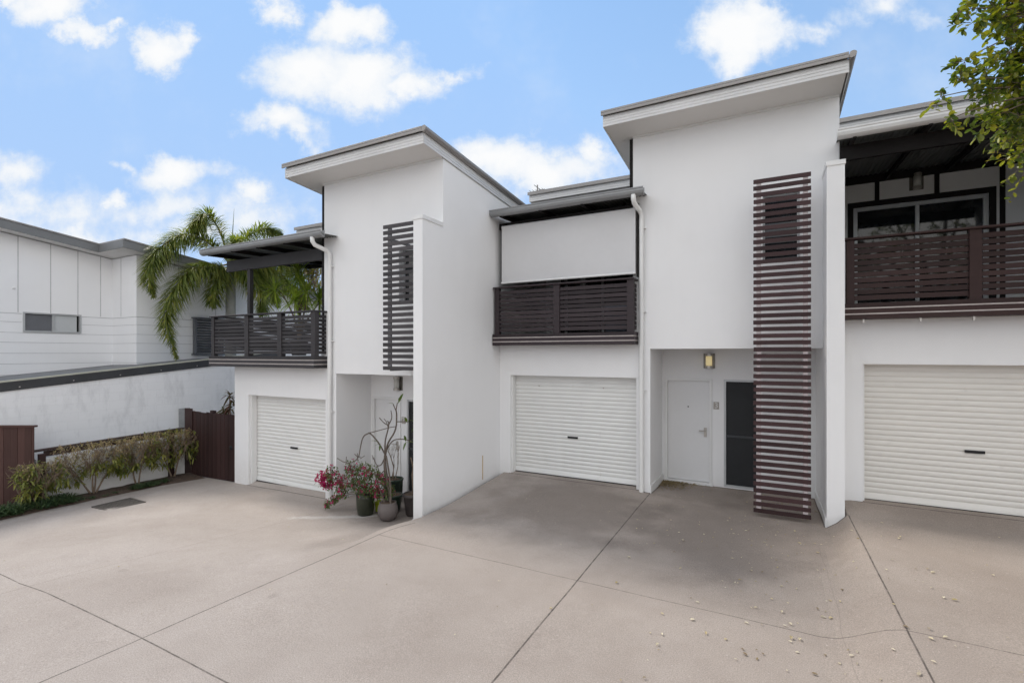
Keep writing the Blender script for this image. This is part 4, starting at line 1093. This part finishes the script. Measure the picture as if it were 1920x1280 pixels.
# ------------------------------------------------------------------ tree overhanging the right garage
def right_tree():
    tb = V3(4.3, 5.6, gz(4.3, 5.6))
    root = thing('overhanging_tree', 'leafy tree reaching over the right garage with yellow tipped glossy leaves', 'tree', tb)
    st = MB(); lf = MB()
    fork = V3(4.2, 5.7, 3.6)
    st.tube(bez(tb, tb + V3(.1, 0, 2), fork, 8), [.16 - .008*i for i in range(9)], 12)
    # clump centres that make up the crown's edge, then the body of the crown out of frame
    C = [(1.46, 5.95, 4.98, .13, 26), (1.62, 6.02, 5.12, .17, 60), (1.66, 6.05, 5.32, .17, 52), (1.80, 6.1, 5.00, .20, 100), (1.84, 6.15, 5.22, .20, 120), (1.54, 5.96, 4.76, .13, 34), (1.83, 6.1, 4.72, .13, 42), (2.00, 6.2, 5.10, .22, 160), (1.98, 6.2, 4.85, .20, 130),
         (2.06, 6.25, 4.58, .15, 60), (2.12, 6.3, 4.42, .11, 34), (2.12, 6.3, 4.80, .20, 120), (2.14, 6.3, 5.30, .20, 130), (1.72, 6.05, 5.66, .17, 50), (1.86, 6.15, 5.72, .20, 90), (2.04, 6.25, 5.62, .22, 120), (2.05, 6.2, 5.85, .22, 120), (1.64, 6.04, 5.80, .12, 26), (1.80, 6.1, 5.92, .18, 60)]
    for k in range(60):
        C.append((R.uniform(2.3, 5.6), R.uniform(4.6, 7.6), R.uniform(4.5, 7.4), R.uniform(.28, .42), 110))
    C += [(R.uniform(2.0, 2.4), R.uniform(6.1, 6.5), R.uniform(4.75, 6.1), .22, 130) for k in range(10)]
    limbs = []
    for tgt in ((2.5, 6.4, 5.6), (2.6, 6.4, 4.95), (3.4, 6.6, 6.2), (4.8, 5.2, 6.4), (5.2, 6.4, 5.8), (3.3, 5.2, 6.6), (4.2, 6.8, 6.9)):
        c = bez(fork, fork.lerp(V3(*tgt), .5) + V3(0, 0, .45), tgt, 8); st.tube(c, [.075 - .006*i for i in range(9)], 8); limbs += c[3:]
    for x, y, z, r_, n in C:
        c = V3(x, y, z); b = min(limbs, key=lambda q: (q - c).length)
        st.tube(bez(b, b.lerp(c, .55) + V3(0, 0, .14), c, 6), [.014, .012, .010, .008, .006, .005, .004], 5)
        nt = max(5, n//8)
        for k in range(nt):
            e = c + rdir()*(r_*R.uniform(.5, 1.1)); e.z -= .06*R.random()
            s_ = c.lerp(e, .1); st.tube([s_, s_.lerp(e, .5) + V3(0, 0, .015), e], [.0032, .0025, .0012], 4, cap=False)
            d0 = (e - s_).normalized()
            for j in range(max(4, int(n/nt*1.0))):
                t = (j + R.random())/max(4, n/nt); p = s_.lerp(e, clamp(.2 + .85*t))
                dr = (d0*.7 + rdir(.05)).normalized(); L = R.uniform(.046, .072)
                lf.leaf(p, dr, L, L*R.uniform(.55, .68), .22, .15, up=(V3(0, 0, 1) + rdir()*.7).normalized(), shape='round')
    st.build('trunk', BARK, root, 0, True); lf.build('crown', L_TREE, root, normals=False)
right_tree()

def far_tree():
    b = V3(-26.2, 21.5, -.7)
    root = thing('background_tree', 'yellow green tree showing beyond the left balcony', 'tree', b)
    st = MB(); lf = MB(); tips = []
    st.tube([b, b + V3(0, 0, 5.0)], [.25, .18], 8)
    for k in range(5): grow(st, None, b + V3(0, 0, 4.8), (math.cos(k*1.26)*.7, math.sin(k*1.26)*.7, 1), 1.7, .1, 3, tips, .6, .15)
    for p, d in tips:
        for k in range(34): lf.leaf(p + rdir()*R.uniform(0, .75), rdir(), R.uniform(.12, .2), .085, .2, .2, shape='round')
    st.build('trunk', BARK, root, 0, True); lf.build('crown', L_FAR, root, normals=False)
far_tree()

# ------------------------------------------------------------------ fallen leaves, grit by the door
def litter():
    mb = MB()
    def put(x, y, s):
        if y > 8.4 and x > .75: return
        z = gz(x, y) + .012; a = R.uniform(0, 2*PI)
        mb.leaf((x, y, z), (math.cos(a), math.sin(a), R.uniform(-.05, .25)), s, s*R.uniform(.4, .7), R.uniform(.1, .9), .1, shape='round')
    for k in range(210): put(R.gauss(.15, .85), R.uniform(3.0, 8.3), R.uniform(.015, .045))
    for k in range(90): put(R.uniform(-1.8, .7), R.uniform(6.5, 10.0), R.uniform(.012, .03))
    for k in range(40): put(R.uniform(1.1, 3.2), R.uniform(4.0, 8.9), R.uniform(.012, .036))
    for k in range(60): put(R.uniform(-4.8, -1.9), R.uniform(2.6, 8.9), R.uniform(.008, .022))
    for k in range(50): put(R.uniform(-9, -4.9), R.uniform(1.8, 6.5), R.uniform(.008, .024))
    o = mb.build('fallen_leaves', L_FALL, normals=False); tag(o, 'small dry leaves scattered over the concrete', 'fallen leaves', kind='stuff')
    mb = MB()
    for k in range(900):
        x = -1.86 + abs(R.gauss(0, .27)); y = 10.17 - abs(R.gauss(0, .24))
        if x < -1.86 or x > .7 : continue
        a = R.uniform(0, 2*PI); s = R.uniform(.016, .04)
        mb.leaf((x, y, gz(x, y) + R.uniform(.008, .025)), (math.cos(a), math.sin(a), R.uniform(-.1, .4)), s, s*.6, .5, .1, shape='round')
    for k in range(260):
        x = R.uniform(-.1, .74); y = R.uniform(8.6, 9.9) - .25*R.random(); s = R.uniform(.012, .032); a = R.uniform(0, 2*PI)
        if R.random() < .45: mb.leaf((x, y, gz(x, y) + .012), (math.cos(a), math.sin(a), R.uniform(-.1, .4)), s, s*.6, .5, .1, shape='round')
    o = mb.build('leaf_litter', L_LIT, normals=False); tag(o, 'brown leaf litter gathered in the corners of the door 3 entry', 'leaf litter', kind='stuff')
litter()

# ------------------------------------------------------------------ aerial on a roof behind
def antenna():
    x, y, z = -6.45, 14., 6.3
    root = thing('tv_antenna', 'thin television aerial on the roofline behind the middle awning', 'antenna', (x, y, z))
    mb = MB(); mb.tube([(x, y, z-1.2), (x, y, z+1.6)], .02, 6); mb.build('mast', LAMPM, root)
    mb = MB(); mb.tube([(x-.25, y, z+1.4), (x+.25, y, z+1.43)], .012, 6)
    for k in range(5): mb.tube([(x-.22 + k*.11, y-.16, z+1.41), (x-.22 + k*.11, y+.16, z+1.41)], .007, 5)
    mb.tube([(x, y-.25, z+1.52), (x, y+.25, z+1.52)], .01, 5); mb.build('boom', LAMPM, root)
antenna()

# ------------------------------------------------------------------ camera, sun, sky
TH = math.radians(27.749)
cam = bpy.data.cameras.new('camera'); cam.lens = 17; cam.sensor_width = 36; cam.shift_y = 22/1920; cam.clip_start = .05; cam.clip_end = 3000
co = bpy.data.objects.new('camera', cam); COL.objects.link(co); co.location = (0, 0, 2.55); co.rotation_euler = (PI/2, 0, TH); S.camera = co

SD = Vector((-.87, .13, 1.0)).normalized()
sun = bpy.data.lights.new('sun', 'SUN'); sun.energy = 2.8; sun.angle = math.radians(10); sun.color = (1, .93, .84)
so_ = bpy.data.objects.new('sun', sun); COL.objects.link(so_); so_.location = (-20, 5, 30)
so_.rotation_euler = SD.to_track_quat('Z', 'Y').to_euler()

def world():
    w = bpy.data.worlds.new('World'); S.world = w; w.use_nodes = True
    t = w.node_tree; N = t.nodes; N.clear()
    def new(ty, **k):
        x = N.new(ty)
        for a, b in k.items(): setattr(x, a, b)
        return x
    def L(a, b): t.links.new(a, b)
    def M(op, a, b=None, c=None, cl=False):
        x = new('ShaderNodeMath', operation=op); x.use_clamp = cl
        for i, k in enumerate((a, b, c)):
            if k is None: continue
            if isinstance(k, (int, float)): x.inputs[i].default_value = k
            else: L(k, x.inputs[i])
        return x.outputs[0]
    def VM(op, a, b):
        x = new('ShaderNodeVectorMath', operation=op)
        for i, k in enumerate((a, b)):
            if k is None: continue
            if isinstance(k, tuple): x.inputs[i].default_value = k
            else: L(k, x.inputs[i])
        return x
    def MR(v, a, b, c, d, ty='SMOOTHSTEP'):
        x = new('ShaderNodeMapRange'); x.interpolation_type = ty; L(v, x.inputs[0])
        for i, k in enumerate((a, b, c, d)): x.inputs[i+1].default_value = k
        return x.outputs[0]
    def MIX(f, a, b, mode='MIX'):
        x = new('ShaderNodeMix', data_type='RGBA', blend_type=mode)
        for s_, k in ((x.inputs[0], f), (x.inputs[6], a), (x.inputs[7], b)):
            if isinstance(k, (int, float)): s_.default_value = k
            elif isinstance(k, tuple): s_.default_value = (*k, 1)
            else: L(k, s_)
        return x.outputs[2]
    def NZ(v, sc, det, rough=.55, dim='3D'):
        x = new('ShaderNodeTexNoise'); x.inputs['Scale'].default_value = sc; x.inputs['Detail'].default_value = det; x.inputs['Roughness'].default_value = rough; L(v, x.inputs['Vector']); return x
    sky = new('ShaderNodeTexSky', sky_type='NISHITA'); sky.sun_disc = False
    sky.sun_elevation = math.asin(SD.z); sky.sun_rotation = math.atan2(SD.x, SD.y); sky.air_density = 1.0; sky.dust_density = .6; sky.ozone_density = 1.0; sky.altitude = 20
    D = new('ShaderNodeTexCoord').outputs['Generated']
    s_, c_ = math.sin(TH), math.cos(TH)
    fw = VM('DOT_PRODUCT', D, (-s_, c_, 0)).outputs['Value']; rt = VM('DOT_PRODUCT', D, (c_, s_, 0)).outputs['Value']; up = VM('DOT_PRODUCT', D, (0, 0, 1)).outputs['Value']
    fwc = M('MAXIMUM', fw, .12)
    cb = new('ShaderNodeCombineXYZ'); L(M('DIVIDE', rt, fwc), cb.inputs[0]); L(M('DIVIDE', up, fwc), cb.inputs[1]); UV = cb.outputs[0]
    wr = NZ(UV, 6.5, 7, .64); wv = VM('SUBTRACT', wr.outputs['Color'], (.5, .5, .5)).outputs[0]
    wm = VM('MULTIPLY', wv, (.21, .16, 0)).outputs[0]; UV2 = VM('ADD', UV, wm).outputs[0]
    B = [(100,12,85,42,1),(165,58,60,32,.9),(215,45,30,16,.6),(20,5,45,22,.7),(300,85,64,44,1),(345,70,30,34,.7),(520,22,52,34,.85),(650,48,92,46,1.1),(580,130,110,70,1.15),(680,140,130,72,1.1),(770,155,70,38,.8),(850,138,55,20,.55),(520,236,90,36,.85),(565,258,50,22,.6),
         (320,320,115,36,.9),(232,303,36,14,.5),(330,385,150,46,.62),(470,355,50,32,.8),(470,405,160,50,.6),(220,372,40,24,.8),(20,325,75,42,.6),(60,400,120,60,.6),(150,445,140,34,.6),(370,440,260,46,.5),(90,420,200,80,.4),(450,390,200,60,.4),
         (1395,62,112,76,1.2),(1440,25,60,40,.8),(1530,55,60,28,.45),(1640,12,90,40,.42),(1740,42,50,24,.3),(935,300,110,68,1.1),(1010,320,90,60,1.0),(1110,278,50,38,.85),(1060,310,120,50,.7),(900,275,60,40,.8)]
    F = 17/36*1920; acc = None
    for px, py, a, b, k in B:
        x = VM('SUBTRACT', UV2, ((px-960)/F, (662-py)/F, 0)).outputs[0]
        x = VM('MULTIPLY', x, (F/a, F/b, 0)).outputs[0]
        l = VM('LENGTH', x, None).outputs['Value']
        v = M('MULTIPLY', M('SUBTRACT', 1.15, l), k)
        acc = v if acc is None else M('SMOOTH_MAX', acc, v, .18)
    fine = NZ(UV, 12, 6, .6).outputs['Fac']
    dens = M('ADD', acc, M('MULTIPLY', M('SUBTRACT', fine, .5), 1.25))
    a_in = MR(dens, -.03, .66, 0, 1)
    # thin haze + bright cloud cover added behind the viewer as fill light
    g = NZ(D, 2.2, 3, .6).outputs['Fac']
    a_out = MR(g, .36, .58, .25, .92)
    inm = MR(fw, .12, .3, 0, 1)
    a_in2 = M('MAXIMUM', a_in, MR(NZ(UV, 2.6, 5, .65).outputs['Fac'], .48, .82, 0, .34))
    al = M('ADD', M('MULTIPLY', a_in2, inm), M('MULTIPLY', a_out, M('SUBTRACT', 1, inm)))
    al = M('MULTIPLY', al, MR(up, -.02, .06, 0, 1))
    shade = MR(M('ADD', dens, M('MULTIPLY', M('SUBTRACT', NZ(UV, 7, 3).outputs['Fac'], .5), .9)), .2, 1.1, 0, 1)
    ccol = MIX(shade, CLOUD_LO, CLOUD_HI)
    ccol = MIX(MR(fw, -.1, .25, 1, 0), ccol, CLOUD_FILL)
    skyc = MIX(1., sky.outputs[0], SKY_TINT, 'MULTIPLY')
    skyc = MIX(1., skyc, (2.36, 3.92, 6.55), 'DARKEN')
    skyc = MIX(.55, skyc, (2.36, 3.95, 6.6))
    hz = MR(up, .0, .6, HAZE, .04, 'LINEAR')
    skyc = MIX(hz, skyc, HAZE_COL)
    col = MIX(al, skyc, ccol)
    bg = new('ShaderNodeBackground'); bg.inputs[1].default_value = .15; L(col, bg.inputs[0])
    out = new('ShaderNodeOutputWorld'); L(bg.outputs[0], out.inputs[0])
    w.cycles.sampling_method = 'MANUAL'; w.cycles.sample_map_resolution = 512
CLOUD_LO = (5.3, 5.75, 6.35); CLOUD_HI = (6.5, 6.55, 6.6); CLOUD_FILL = (11.0, 10.65, 10.1); SKY_TINT = (1.2, 1.4, 1.42); HAZE = .62; HAZE_COL = (3.7, 4.75, 6.45)
world()

S.view_settings.view_transform = 'Standard'; S.view_settings.look = 'None'; S.view_settings.exposure = 0; S.view_settings.gamma = 1
S.cycles.use_denoising = True
S.cycles.max_bounces = 4; S.cycles.use_light_tree = False; S.cycles.adaptive_threshold = .03; S.cycles.transparent_max_bounces = 2; S.cycles.caustics_reflective = False; S.cycles.caustics_refractive = False
